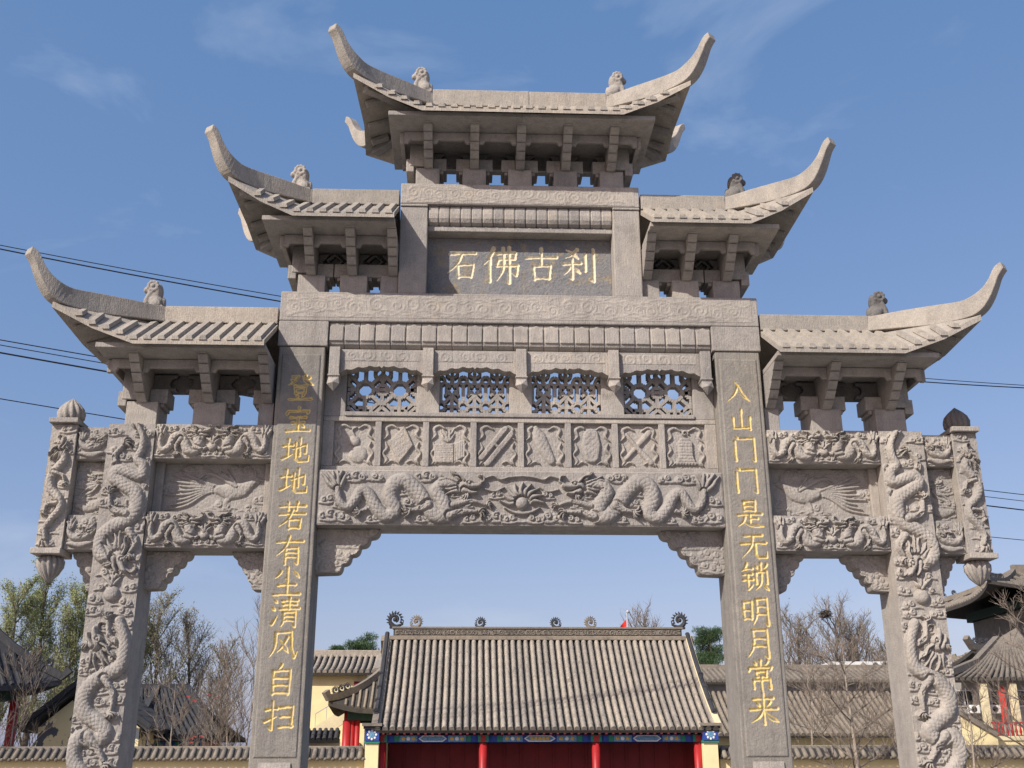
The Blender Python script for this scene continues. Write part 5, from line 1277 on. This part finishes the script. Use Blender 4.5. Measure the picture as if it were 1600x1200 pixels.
# low tiled wall behind it
q0, q1 = at(486, 1141, 28.5), at(532, 1141, 28.5)
wl_ = thing('garden_wall', 'short tiled garden wall below the outside stair of the yellow house', 'wall', (q0.x, 28.5, 0))
MB().box(q0.x - 2, q1.x, 28.4, 28.6, 0, q0.z - 0.3).build('wall_face', M['grey_wall'], wl_)
tile_roof(wl_, (q0.x - 2, 28.1, q0.z - 0.36), (q1.x, 28.1, q0.z - 0.36), (q1.x, 28.5, q0.z), (q0.x - 2, 28.5, q0.z), 0.2, 0.07, M['tile_dark'], M['tile_dark'], seg=3, name='coping', row='coping_tile')

# left: dark pavilion corner at the picture edge
yl = 26.0
ec = at(97, 1062, yl); rp_ = at(-115, 868, yl)
lp = upturned_pavilion('dark_pavilion', 'dark tiled pavilion roof with red column at the left picture edge', ec.x - 4.6, yl, 3.1, ec.z - 0.30, rp_.z - 0.3, 0.30, 0, M['tile_dark'], M['tile_dark'], rot=math.radians(45), beasts=3)
# left: yellow gabled house with peeling plaster
M['peeling'], nt, b = new_mat('peeling_plaster'); p = pos_vec(nt)
c = mixc(nt, ramp(nt, noise(nt, p, 1.6, 5, 0.6), [(0.53, (0, 0, 0)), (0.545, (1, 1, 1))]), (0.76, 0.65, 0.37), (0.10, 0.105, 0.12))
nt.links.new(c, b.inputs['Base Color']); b.inputs['Roughness'].default_value = 0.9
yg = 30.0
gA, gB, gT = at(38, 1137, yg), at(240, 1137, yg), at(139, 1064, yg)
gh = thing('gabled_house', 'low yellow house with peeling gable and dark tiled roof behind the left wall', 'house', (gT.x, yg + 3, 0))
MB().add([(gA.x + .5, yg, 0), (gB.x - .5, yg, 0), (gB.x - .5, yg, gA.z), (gT.x, yg, gT.z - 0.25), (gA.x + .5, yg, gA.z), (gA.x + .5, yg + 7, 0), (gB.x - .5, yg + 7, 0), (gB.x - .5, yg + 7, gA.z), (gT.x, yg + 7, gT.z - 0.25), (gA.x + .5, yg + 7, gA.z)],
         [(0, 1, 2, 3, 4), (9, 8, 7, 6, 5), (0, 5, 6, 1), (1, 6, 7, 2), (2, 7, 8, 3), (3, 8, 9, 4), (4, 9, 5, 0)]).build('wall', M['peeling'], gh)
tile_roof(gh, (gA.x, yg + 7.3, gA.z - 0.1), (gA.x, yg - 0.4, gA.z - 0.1), (gT.x, yg - 0.4, gT.z), (gT.x, yg + 7.3, gT.z), 0.24, 0.08, M['tile_dark'], M['tile_dark'], seg=8, stuff=True)
tile_roof(gh, (gB.x, yg - 0.4, gA.z - 0.1), (gB.x, yg + 7.3, gA.z - 0.1), (gT.x, yg + 7.3, gT.z), (gT.x, yg - 0.4, gT.z), 0.24, 0.08, M['tile_dark'], M['tile_dark'], seg=8, stuff=True)
MB().sweep([(gT.x, yg - 0.5, gT.z + 0.05), (gT.x, yg + 7.3, gT.z + 0.05)], 0.14, 0.08, 0.18).build('ridge', M['tile_dark'], gh)
for (ea) in (gA, gB):
    MB().sweep([(ea.x, yg - 0.42, ea.z - 0.02), (gT.x, yg - 0.42, gT.z + 0.08)], 0.10, 0.05, 0.12, side=(0, 1, 0)).build('verge', M['tile_dark'], gh)
# dark-roofed side hall right of it
ys = 32.0
sa, sb, st, su = at(205, 1152, ys), at(338, 1152, ys), at(213, 1077, ys + 3), at(290, 1083, ys + 3)
sh = thing('side_hall', 'dark slate roofed side hall behind the left wall with painted eave', 'hall', ((sa.x + sb.x) / 2, ys + 3, 0))
MB().box(sa.x + 0.4, sb.x - 0.9, ys + 0.7, ys + 5.3, 0, sa.z - 0.12).build('wall', M['red_dark'], sh)
MB().box(sa.x + 0.3, sb.x - 0.7, ys + 0.5, ys + 0.69, sa.z - 0.45, sa.z - 0.10).build('painted_beam', M['blue'], sh)
for k in range(6): MB().box(sa.x + 0.5 + k * 0.35, sa.x + 0.68 + k * 0.35, ys + 0.47, ys + 0.499, sa.z - 0.40, sa.z - 0.16).build('painted_panel', M['green'] if k % 2 else M['white'], sh)
tile_roof(sh, (sa.x, ys, sa.z), (sb.x, ys, sa.z), (su.x, ys + 3, st.z), (st.x, ys + 3, st.z), 0.24, 0.08, M['tile_dark'], M['tile_dark'], curve=0.12, seg=12)
tile_roof(sh, (sb.x, ys + 6, sa.z), (sa.x, ys + 6, sa.z), (st.x, ys + 3.01, st.z), (su.x, ys + 3.01, st.z), 0.24, 0.08, M['tile_dark'], M['tile_dark'], curve=0.12, seg=5, stuff=True)
MB().box(st.x - 0.1, su.x + 0.05, ys + 2.86, ys + 3.14, st.z - 0.05, st.z + 0.22).build('ridge', M['tile_dark'], sh, bevel=0.03)
MB().sweep([(su.x, ys + 3, st.z + 0.1), (sb.x, ys, sa.z + 0.12)], 0.12, 0.10, 0.12).build('hip_ridge', M['tile_dark'], sh)
MB().sweep([(sa.x, ys + 3, st.z + 0.1), (sa.x, ys, sa.z + 0.10)], 0.12, 0.10, 0.12, side=(1, 0, 0)).build('verge', M['tile_dark'], sh)

# right: long two-tier hall behind the bare trees
yr = 40.0
a0, a1 = at(1085, 1075, yr), at(1420, 1075, yr); rz = at(1250, 1047, yr + 2.2).z
up = thing('long_hall', 'long grey two tier tiled hall behind bare trees right of the column', 'hall', ((a0.x + a1.x) / 2, yr + 3, 0))
ze1 = at(1250, 1066, yr).z; zt2 = at(1250, 1082, yr).z; yl2 = yr - 3.0; ze2 = at(1250, 1150, yl2).z
MB().box(a0.x - 1.5, a1.x + 1.0, yr + 0.5, yr + 4.5, 0, ze1).build('wall', M['grey_wall'], up)
tile_roof(up, (a0.x - 2, yr, ze1), (a1.x + 1.5, yr, ze1), (a1.x + 1.5, yr + 2.2, rz), (a0.x - 2, yr + 2.2, rz), 0.26, 0.09, M['tile'], M['mortar'], seg=6, stuff=True)
tile_roof(up, (a1.x + 1.5, yr + 4.6, ze1), (a0.x - 2, yr + 4.6, ze1), (a0.x - 2, yr + 2.21, rz), (a1.x + 1.5, yr + 2.21, rz), 0.26, 0.09, M['tile'], M['mortar'], seg=4, stuff=True)
MB().box(a0.x - 2, a1.x + 1.5, yr + 2.05, yr + 2.35, rz - 0.02, rz + 0.25).build('ridge', M['tile'], up, bevel=0.03)
tile_roof(up, (a0.x - 1, yl2, ze2), (a1.x + 0.5, yl2, ze2), (a1.x + 0.5, yr + 0.4, zt2), (a0.x - 1, yr + 0.4, zt2), 0.26, 0.09, M['tile'], M['mortar'], seg=14, stuff=True, curve=0.15)
MB().box(a0.x - 0.5, a1.x, yl2 + 0.6, yr + 0.49, 0, ze2).build('lower_wall', M['plaster'], up)
ws = at(1305, 1042, 55.0), at(1392, 1034, 55.0)
sk = thing('flat_roofed_block', 'distant flat roofed white parapet block behind the long hall', 'building', ((ws[0].x + ws[1].x) / 2, 55, 0))
MB().box(ws[0].x, ws[1].x, 55, 58, 0, ws[0].z).build('wall', M['grey_wall'], sk); MB().box(ws[0].x - 0.2, ws[1].x + 0.2, 54.8, 58.2, ws[0].z + 0.002, ws[1].z).build('parapet', M['white'], sk)

# right: multi-eaved temple hall at the picture edge
yt = 44.0
e1 = at(1541, 908, yt - 5); e2 = at(1474, 1012, yt - 6.5)
zA = at(1560, 916, yt - 5).z; zB = at(1520, 1022, yt - 6.5).z
rt_ = upturned_pavilion('great_hall', 'tall multi eaved temple hall with upturned roofs at the right edge', e1.x + 9.0, yt, (8.6, 5.0), zA - 0.3, zA + 1.5, 0.55, 0, M['tile'], M['mortar'], beasts=5, cols=False, walls=M['brick'], cat='temple hall', ridge=5.0, pitch=0.3)
o2 = origin(rt_)
def skirt_roof(parent, cx, cy, hx, hy, ix, iy, ze, zt, lift, mat, pan):
    mb = MB(); rows = MB(); hips = []
    def surf(f, u, v):
        e = abs(u) ** 3 * lift * (1 - v) ** 2; z = ze + (zt - ze) * v + e; X = hx + (ix - hx) * v; Y = hy + (iy - hy) * v
        return [(cx + u * X, cy - Y, z), (cx - X, cy + u * Y, z), (cx + u * X, cy + Y, z), (cx + X, cy + u * Y, z)][f]
    nu, nv = 18, 4
    for f in range(4):
        vs = [surf(f, -1 + 2 * i / nu, j / nv) for j in range(nv + 1) for i in range(nu + 1)]; n = len(vs); vs += [(x, y, z - 0.15) for x, y, z in vs]; fs = []
        for j in range(nv):
            for i in range(nu):
                a = j * (nu + 1) + i; fs += [(a, a + 1, a + nu + 2, a + nu + 1), (n + a + nu + 1, n + a + nu + 2, n + a + 1, n + a)]
        fs += [(i, n + i, n + i + 1, i + 1) for i in range(nu)]; mb.add(vs, fs)
        L = hx if f in (0, 2) else hy; cnt = int(2 * L / 0.3)
        for i in range(cnt):
            off = -L + 2 * L * (i + 0.5) / cnt; pts = []
            for j in range(5):
                v = j / 4; w = (hx + (ix - hx) * v) if f in (0, 2) else (hy + (iy - hy) * v)
                if abs(off) > w: break
                q = surf(f, off / w, v); pts.append((q[0], q[1], q[2] + 0.03))
            if len(pts) > 1: rows.tube(pts, 0.08, 5)
    r = mb.build('lower_roof', pan, parent); tag(rows.build('tile_rows', mat, r, recalc=False), kind='stuff')
    for f in (0, 2):
        for u in (-1, 1):
            pts = [Vector(surf(f, u, 1 - j / 6)) + Vector((0, 0, 0.1)) for j in range(7)]; e = pts[-1] - pts[-2]; pts.append(pts[-1] + Vector((e.x * .5, e.y * .5, 0.4)))
            h = MB().sweep(pts, 0.12, 0.12, 0.14).build('hip_ridge', mat, r)
            for k in range(5):
                q = Vector(surf(f, u, 0.08 + 0.11 * k)); curl_beast(q.x, q.y, q.z + 0.22, 0.36, M['tile_dark'], h, u, 'hip_beast')
    return r
skirt_roof(rt_, o2.x, yt, 10.9 + (e1.x - e2.x) * 0 + 0.0, 6.6, 7.0, 3.8, zB - 0.4, zB + 0.75, 0.6, M['tile'], M['mortar'])
MB().box(o2.x - 5.6, o2.x + 5.6, yt - 3.3, yt + 3.3, zB + 0.5, zA - 0.05).build('upper_wall', M['brick'], rt_)
MB().box(o2.x - 8.6, o2.x + 8.6, yt - 5.0, yt + 5.0, 0, zB - 0.2).build('lower_wall', M['grey_wall'], rt_)
# nearer annexe: roof slope, windows, pillars, balustrade
ya = 31.0
r0, r1 = at(1488, 1063, ya), at(1660, 1068, ya); rr0, rr1 = at(1560, 1012, ya + 3), at(1660, 985, ya + 3)
an = thing('annexe', 'two storey annexe with windows red balustrade and air conditioners at the right edge', 'building', ((r0.x + r1.x) / 2, ya + 3, 0))
tile_roof(an, (r0.x, ya, r0.z), (r1.x, ya, r0.z), (r1.x, ya + 3, rr1.z), (rr0.x, ya + 3, rr0.z + 0.25), 0.25, 0.085, M['tile'], M['mortar'], seg=12, curve=0.15, stuff=True)
MB().sweep([(r0.x - 0.15, ya - 0.1, r0.z + 0.25), ((r0.x + rr0.x) / 2, ya + 1.5, (r0.z + rr0.z) / 2 + 0.05), (rr0.x, ya + 3, rr0.z + 0.35)], 0.13, 0.10, 0.14).build('hip_ridge', M['tile'], an)
MB().box(r0.x + 0.5, r1.x, ya + 0.9, ya + 6, 0, r0.z - 0.02).build('wall', M['grey_wall'], an)
for (u0, u1, v0, v1) in ((1494, 1519, 1078, 1104), (1551, 1569, 1078, 1104), (1590, 1615, 1078, 1104)):
    p0, p1 = at(u0, v1, ya + 0.8), at(u1, v0, ya + 0.8)
    w = MB().box(p0.x, p1.x, ya + 0.83, ya + 0.898, p0.z, p1.z).build('window', M['white'], an); dx = (p1.x - p0.x) / 2
    for k in range(2): MB().box(p0.x + k * dx + 0.04, p0.x + (k + 1) * dx - 0.03, ya + 0.80, ya + 0.829, p0.z + 0.05, p1.z - 0.05).build('pane', M['glass'], w)
for (u, v) in ((1523, 1108), (1556, 1108)):
    p = at(u, v, ya + 0.6); ac = MB().box(p.x - 0.2, p.x + 0.2, ya + 0.55, ya + 0.82, p.z - 0.16, p.z + 0.16).build('air_conditioner', M['white'], an, bevel=0.02)
    MB().tube([(p.x - 0.04, ya + 0.535, p.z), (p.x - 0.04, ya + 0.549, p.z)], 0.11, 14).build('fan_grille', M['rubber'], ac)
for u in (1540, 1586):
    p = at(u, 1100, ya + 0.2); MB().box(p.x - 0.13, p.x + 0.13, ya + 0.1, ya + 0.36, 0, r0.z - 0.03).build('pillar', M['plaster_pale'], an, bevel=0.02)
p = at(1568, 1100, ya + 0.3); MB().box(p.x - 0.12, p.x + 0.12, ya + 0.3, ya + 0.34, at(1568, 1128, ya).z, at(1568, 1072, ya).z).build('red_banner', M['flag'], an)
b0, b1_ = at(1552, 1150, ya - 0.4), at(1660, 1128, ya - 0.4)
MB().box(b0.x, b1_.x, ya - 0.45, ya - 0.35, b1_.z - 0.06, b1_.z).build('balustrade_rail', M['red'], an)
MB().box(b0.x, b1_.x, ya - 0.46, ya + 0.9, b0.z - 0.16, b0.z).build('balcony_slab', M['plaster_pale'], an)
MB().box(b0.x + 0.02, b1_.x, ya - 0.40, ya + 0.89, 0, b0.z - 0.161).build('balcony_base', M['plaster'], an)
for k in range(12):
    x = b0.x + 0.08 + k * 0.17; MB().lathe([(0.05, 0), (0.03, 0.06), (0.055, 0.16), (0.03, 0.28), (0.05, b1_.z - 0.06 - b0.z)], (x, ya - 0.4, b0.z), 8).build('baluster', M['red'], an, smooth=True)
s0, s1 = at(1498, 1112, ya - 0.6), at(1556, 1146, ya - 0.6)
MB().prism([(s0.x, 0), (s1.x, 0), (s1.x, s1.z - 0.15), (s0.x, s0.z - 0.15)], 'xz', ya - 0.7, ya - 0.5).build('stair_wall', M['plaster'], an)
MB().sweep([(s0.x, ya - 0.6, s0.z), (s1.x, ya - 0.6, s1.z)], 0.22, 0.14, 0.05, side=(0, 1, 0)).build('stair_coping', M['tile'], an)

# flag behind the ridge
pf = at(981, 990, 48.0); pt = at(981, 958, 48.0)
fl = thing('flagpole', 'slim steel flagpole with red flag above the hall ridge', 'flagpole', (pf.x, 48, 0))
MB().tube([(pf.x, 48, 0), (pf.x, 48, pt.z)], [0.07, 0.045], 8).build('pole', M['steel'], fl); MB().ball((pt.x, 48, pt.z + 0.08), 0.10).build('ball_finial', M['steel'], fl, smooth=True)
f0 = at(981, 968, 48.0); vs = []; nx, nz = 12, 6
for j in range(nz + 1):
    for i in range(nx + 1):
        t = i / nx; s_ = j / nz; vs.append((pf.x - 0.06 - 0.52 * t, 48 + 0.12 * math.sin(5 * t + s_), f0.z - 0.75 * s_ * (0.75 + 0.25 * (1 - t)) - 0.62 * t ** 1.2))
mbf = MB().add(vs, [(j * (nx + 1) + i, j * (nx + 1) + i + 1, (j + 1) * (nx + 1) + i + 1, (j + 1) * (nx + 1) + i) for j in range(nz) for i in range(nx)]); mbf.build('flag', M['flag'], fl, smooth=True)
# ------------------------------------------------------------------ trees
def make_tree(name, label, cat, base, height, seed, style='bare', spread=0.32, limbs=13, subs=7, twigs=5, bark='bark', twig='twig', leaves=0, leaf='leaf', leaf_size=0.05, first=0.25, group=None, tr=None, twr=0.011, lean=0.0):
    r = random.Random(seed); o = thing(name, label, cat, base, group)
    trunk, br, tw = MB(), MB(), MB(); tips = []
    B = Vector(base)
    def grow(mb, p, d, L, r0, r1, n, seg, wob, upk):
        pts = [p.copy()]; rr = [r0]
        for i in range(n):
            d = (d + Vector((r.uniform(-wob, wob), r.uniform(-wob, wob), r.uniform(-wob, wob) + upk))).normalized()
            p = p + d * (L / n); pts.append(p.copy()); rr.append(r0 + (r1 - r0) * (i + 1) / n)
        mb.tube(pts, rr, seg, caps=False); return pts, rr
    tr = tr or height * 0.018
    tp, trr = grow(trunk, B.copy(), Vector((lean, 0, 1)), height * 0.93, tr, tr * 0.12, 10, 8, 0.05, 0.10)
    def sample(pts, t):
        k = t * (len(pts) - 1); i = min(int(k), len(pts) - 2); return pts[i].lerp(pts[i + 1], k - i), (pts[i + 1] - pts[i]).normalized()
    ga = r.uniform(0, 6)
    for i in range(limbs):
        t = first + (0.98 - first) * (i / limbs) ** 0.9; p, d = sample(tp, t); ga += 2.4 + r.uniform(-0.4, 0.4)
        up_ = {'bare': 0.65, 'poplar': 1.5, 'open': 0.45, 'broom': 1.1}[style]
        dd = Vector((math.cos(ga), math.sin(ga), up_ + r.uniform(-0.15, 0.25))).normalized()
        L = height * spread * (1.15 - 0.75 * (t - first) / (1 - first)) * r.uniform(0.75, 1.15)
        lr = tr * (0.42 - 0.25 * t); lp, lrr = grow(br, p, dd, L, lr, lr * 0.22, 6, 5, 0.14, 0.10 if style != 'open' else 0.03)
        for j in range(subs):
            t2 = 0.22 + 0.78 * (j + r.random() * 0.6) / subs; p2, d2 = sample(lp, min(t2, 0.99)); a = r.uniform(0, 6.28)
            q = Vector((math.cos(a), math.sin(a), r.uniform(-0.1, 0.9) + (0.6 if style == 'poplar' else 0)))
            dd2 = (d2 * 0.9 + q * 0.75).normalized(); L2 = L * r.uniform(0.28, 0.52)
            sp, _ = grow(br, p2, dd2, L2, max(lr * 0.30, twr), twr * 0.7, 4, 4, 0.2, 0.06)
            for k in range(twigs):
                t3 = 0.15 + 0.85 * (k + r.random()) / twigs; p3, d3 = sample(sp, min(t3, 0.99))
                q = Vector((r.uniform(-1, 1), r.uniform(-1, 1), r.uniform(-0.4, 1)))
                dd3 = (d3 * 0.8 + q * 0.8).normalized(); wp, _ = grow(tw, p3, dd3, L2 * r.uniform(0.35, 0.75), twr * 0.7, twr * 0.25, 3, 3, 0.25, 0.05)
                tips += wp[1:]
    trunk.build('trunk', M[bark], o, smooth=True, recalc=False); br.build('limbs', M[bark if bark != 'bark_pale' else 'bark'], o, smooth=True, recalc=False); tw.build('crown', M[twig], o, recalc=False)
    if leaves:
        rng = np.random.default_rng(seed); T = np.array([tuple(t) for t in tips]); idx = rng.integers(0, len(T), leaves)
        c = T[idx] + rng.normal(0, 0.10, (leaves, 3)); a = rng.normal(size=(leaves, 3)); a /= np.linalg.norm(a, axis=1)[:, None]
        b = np.cross(a, rng.normal(size=(leaves, 3))); b /= np.linalg.norm(b, axis=1)[:, None]; s_ = leaf_size * rng.uniform(0.6, 1.3, (leaves, 1))
        co = np.stack([c - a * s_, c + b * s_ * 0.6, c + a * s_, c - b * s_ * 0.6], 1).reshape(-1, 3)
        lf = fast_mesh('leaves', co, np.arange(leaves * 4).reshape(-1, 4), M[leaf], o, smooth=False); tag(lf, kind='stuff')
    return o

def ground_at(u, v, Y):
    p = at(u, v, Y); return (p.x, Y, 0.0), p.z
GB = 'budding trees behind the left wall'
k = 0
for (u, v, Y, sp, lv, ls) in ((-30, 838, 44, .26, 7000, .055), (30, 905, 40, .24, 6500, .05), (75, 875, 46, .24, 7500, .055), (120, 905, 42, .25, 7000, .05), (165, 900, 48, .25, 7000, .055), (205, 945, 44, .24, 5000, .05)):
    b, h = ground_at(u, v, Y); k += 1
    make_tree('budding_tree', ['tall budding tree cut by the left picture edge', 'budding pale green tree above the dark pavilion roof', 'tallest pale green budding tree behind the left outer column', 'budding tree showing just left of the carved outer column', 'budding tree hidden mostly by the carved outer column', 'slender budding tree just inside the left side arch'][k - 1], 'tree', b, h, 100 + k, 'poplar', sp, 18, 10, 8, 'bark', 'twig', int(lv * 2.2), 'leaf', ls * 0.85, 0.15, GB, twr=0.013)
for (u, v, Y, sd, lv, lab) in ((262, 930, 45, 1, 2600, 'rounded budding tree in the left side arch'), (310, 958, 47, 2, 1800, 'grey brown budding tree right of centre in the left side arch'), (352, 1000, 46, 4, 900, 'low grey brown tree near the left inner column')):
    b, h = ground_at(u, v, Y); make_tree('budding_tree', lab, 'tree', b, h, 140 + sd, 'broom', 0.30, 20, 11, 8, 'bark', 'twig', lv * 2, 'leaf_pale', .045, 0.15, GB, twr=0.013)
GS = 'bare young trees'
for (u, v, Y, sd, st_, lab) in ((398, 935, 30, 11, 'poplar', 'thin bare tree right against the left inner column'), (372, 1010, 31, 12, 'broom', 'bare shrubby tree just left of the inscribed column'), (282, 1050, 25.6, 13, 'open', 'bare sapling with pale stem in the left side arch'), (40, 1010, 25.4, 14, 'broom', 'bare pale sapling in front of the dark pavilion'), (345, 1060, 29, 15, 'broom', 'bare twiggy bush beside the dark roofed side hall')):
    b, h = ground_at(u, v, Y); make_tree('bare_tree', lab, 'tree', b, h, 200 + sd, st_, .34, 15, 8, 6, 'bark_pale', 'twig', 0, first=0.2, group=GS, twr=0.008, tr=0.045)
for (u, v, Y, sd, sp, lab, n1) in ((1318, 985, 22.6, 21, .36, 'bare branching tree standing before the wall in the right side arch', 22), (1587, 925, 22.4, 22, .34, 'bare tree before the wall at the right picture edge', 16), (1255, 1010, 30, 23, .36, 'bare tree close to the right inscribed column', 16), (1385, 1040, 29, 24, .36, 'bare tree leaning behind the right outer column', 15), (1500, 1060, 23.2, 25, .34, 'low bare sapling right of the carved outer column', 9)):
    b, h = ground_at(u, v, Y); make_tree('bare_tree', lab, 'tree', b, h, 200 + sd, 'open', sp, n1, 10, 7, 'bark_pale', 'twig', 0, first=0.2, group=GS, twr=0.008, tr=0.085 if sd in (21, 22) else 0.06)
GD = 'brown winter trees behind the long hall'
for (u, v, Y, sd, lab) in ((1288, 938, 62, 31, 'brown winter tree holding a bird nest'), (1238, 960, 60, 32, 'brown winter tree beside the right inscribed column'), (1345, 965, 64, 33, 'brown winter tree right of the nest tree'), (1375, 1000, 60, 34, 'lower brown winter tree touching the right outer column'), (1010, 955, 60, 35, 'bare treetop above the hall ridge beside the flag')):
    b, h = ground_at(u, v, Y); make_tree('winter_tree', lab, 'tree', b, h, 300 + sd, 'broom', .30, 24, 12, 7, 'bark', 'twig', 900 if sd != 35 else 0, 'leaf_pale', .05, 0.3, GD, twr=0.016)
pn = at(1290, 959, 62); r = random.Random(2); mb = MB()
for i in range(90):
    a = Vector((r.gauss(0, 1), r.gauss(0, 1), r.gauss(0, 0.7))).normalized() * r.uniform(0.12, 0.34); d = Vector((r.uniform(-1, 1), r.uniform(-1, 1), r.uniform(-.3, .3))).normalized() * 0.3
    mb.tube([pn + a - d, pn + a + d], 0.02, 3)
tag(mb.build('bird_nest', M['bark_dark']), 'dark stick nest high in the brown winter tree', 'nest')

def pine(u, v, Y, seed, wpx, lab):
    b, h = ground_at(u, v, Y); r = random.Random(seed); o = thing('pine_tree', lab, 'tree', b, 'pines behind the red hall'); B = Vector(b)
    MB().tube([B, B + Vector((0.1, 0, h * 0.5)), B + Vector((0, 0, h * 0.95))], [h * 0.022, h * 0.015, h * 0.004], 8).build('trunk', M['bark_dark'], o, smooth=True)
    W = wpx / CAM_F * (Y + 12) / 2; co = []; lim = MB(); rng = np.random.default_rng(seed)
    for i in range(46):
        t = r.random() ** 0.7; z = h * (0.42 + 0.56 * t); a = r.uniform(0, 6.28); rad = W * (1.05 - 0.75 * t ** 1.4) * math.sqrt(r.random())
        c = B + Vector((rad * math.cos(a), rad * math.sin(a), z)); lim.tube([B + Vector((0, 0, z - 0.3 - 0.1 * rad)), c], [0.05, 0.015], 5)
        n = 260; p = rng.normal(0, 1, (n, 3)); p /= np.linalg.norm(p, axis=1)[:, None]; rr = 0.42 * W / 1.6 * rng.uniform(0.3, 1.1, (n, 1))
        p = p * rr * np.array([1.25, 1.25, 0.6]) + np.array(c); d = rng.normal(0, 1, (n, 3)) + np.array([0, 0, 0.6]); d /= np.linalg.norm(d, axis=1)[:, None]
        s2 = np.cross(d, rng.normal(size=(n, 3))); s2 /= np.linalg.norm(s2, axis=1)[:, None]
        co.append(np.stack([p - d * 0.11 - s2 * 0.014, p - d * 0.11 + s2 * 0.014, p + d * 0.11 + s2 * 0.005, p + d * 0.11 - s2 * 0.005], 1).reshape(-1, 3))
    lim.build('limbs', M['bark_dark'], o, recalc=False); co = np.concatenate(co); fast_mesh('crown', co, np.arange(len(co)).reshape(-1, 4), M['needle'], o, smooth=False)
pine(566, 986, 52, 1, 84, 'dark green pine behind the left end of the hall roof'); pine(526, 1008, 54, 2, 50, 'smaller dark pine left of the hall beside the yellow house'); pine(1108, 978, 52, 3, 86, 'dark green pine behind the right end of the hall roof')
# red ribbons tied in the shrubs
r = random.Random(8)
for i in range(9):
    p = at(r.uniform(288, 340), r.choice((r.uniform(1078, 1096), r.uniform(1148, 1162))), 29.5)
    mb = MB().sweep([p, p + Vector((0.07, 0.02, 0.03)), p + Vector((0.15, 0, -0.04 + 0.08 * r.random()))], 0.010, 0.025, 0.025)
    tag(mb.build('ribbon', M['blossom']), 'red ribbon tied in the bare bushes below the left side arch', 'ribbon', 'red ribbons in the bushes')

# ------------------------------------------------------------------ overhead cables
def cable(a, b, ya, yb, rad, sag, lab):
    p, q = at(*a, ya), at(*b, yb); pts = []
    e0, e1 = -0.12, 1.12
    for i in range(41):
        t = e0 + (e1 - e0) * i / 40; v = p.lerp(q, t); v.z -= sag * 4 * t * (1 - t); pts.append(v)
    tag(MB().tube(pts, rad, 6).build('cable', M['rubber']), lab, 'cable', 'overhead cables')
cable((0, 383), (1600, 602), 14, 22, 0.012, 0.55, 'upper thin cable of the top pair crossing behind the gateway')
cable((0, 389), (1600, 606), 14, 22, 0.018, 0.62, 'lower thick cable of the top pair crossing behind the gateway')
cable((0, 531), (1600, 773), 15, 26, 0.014, 0.25, 'thin cable highest of the middle group at the left edge')
cable((0, 539), (1600, 783), 15, 26, 0.012, 0.25, 'thin middle cable of the middle group at the left edge')
cable((0, 551), (1600, 797), 15, 26, 0.022, 0.25, 'thick cable lowest of the middle group at the left edge')
cable((0, 623), (1600, 844), 15, 28, 0.013, 0.30, 'single lowest cable meeting the left hanging post')
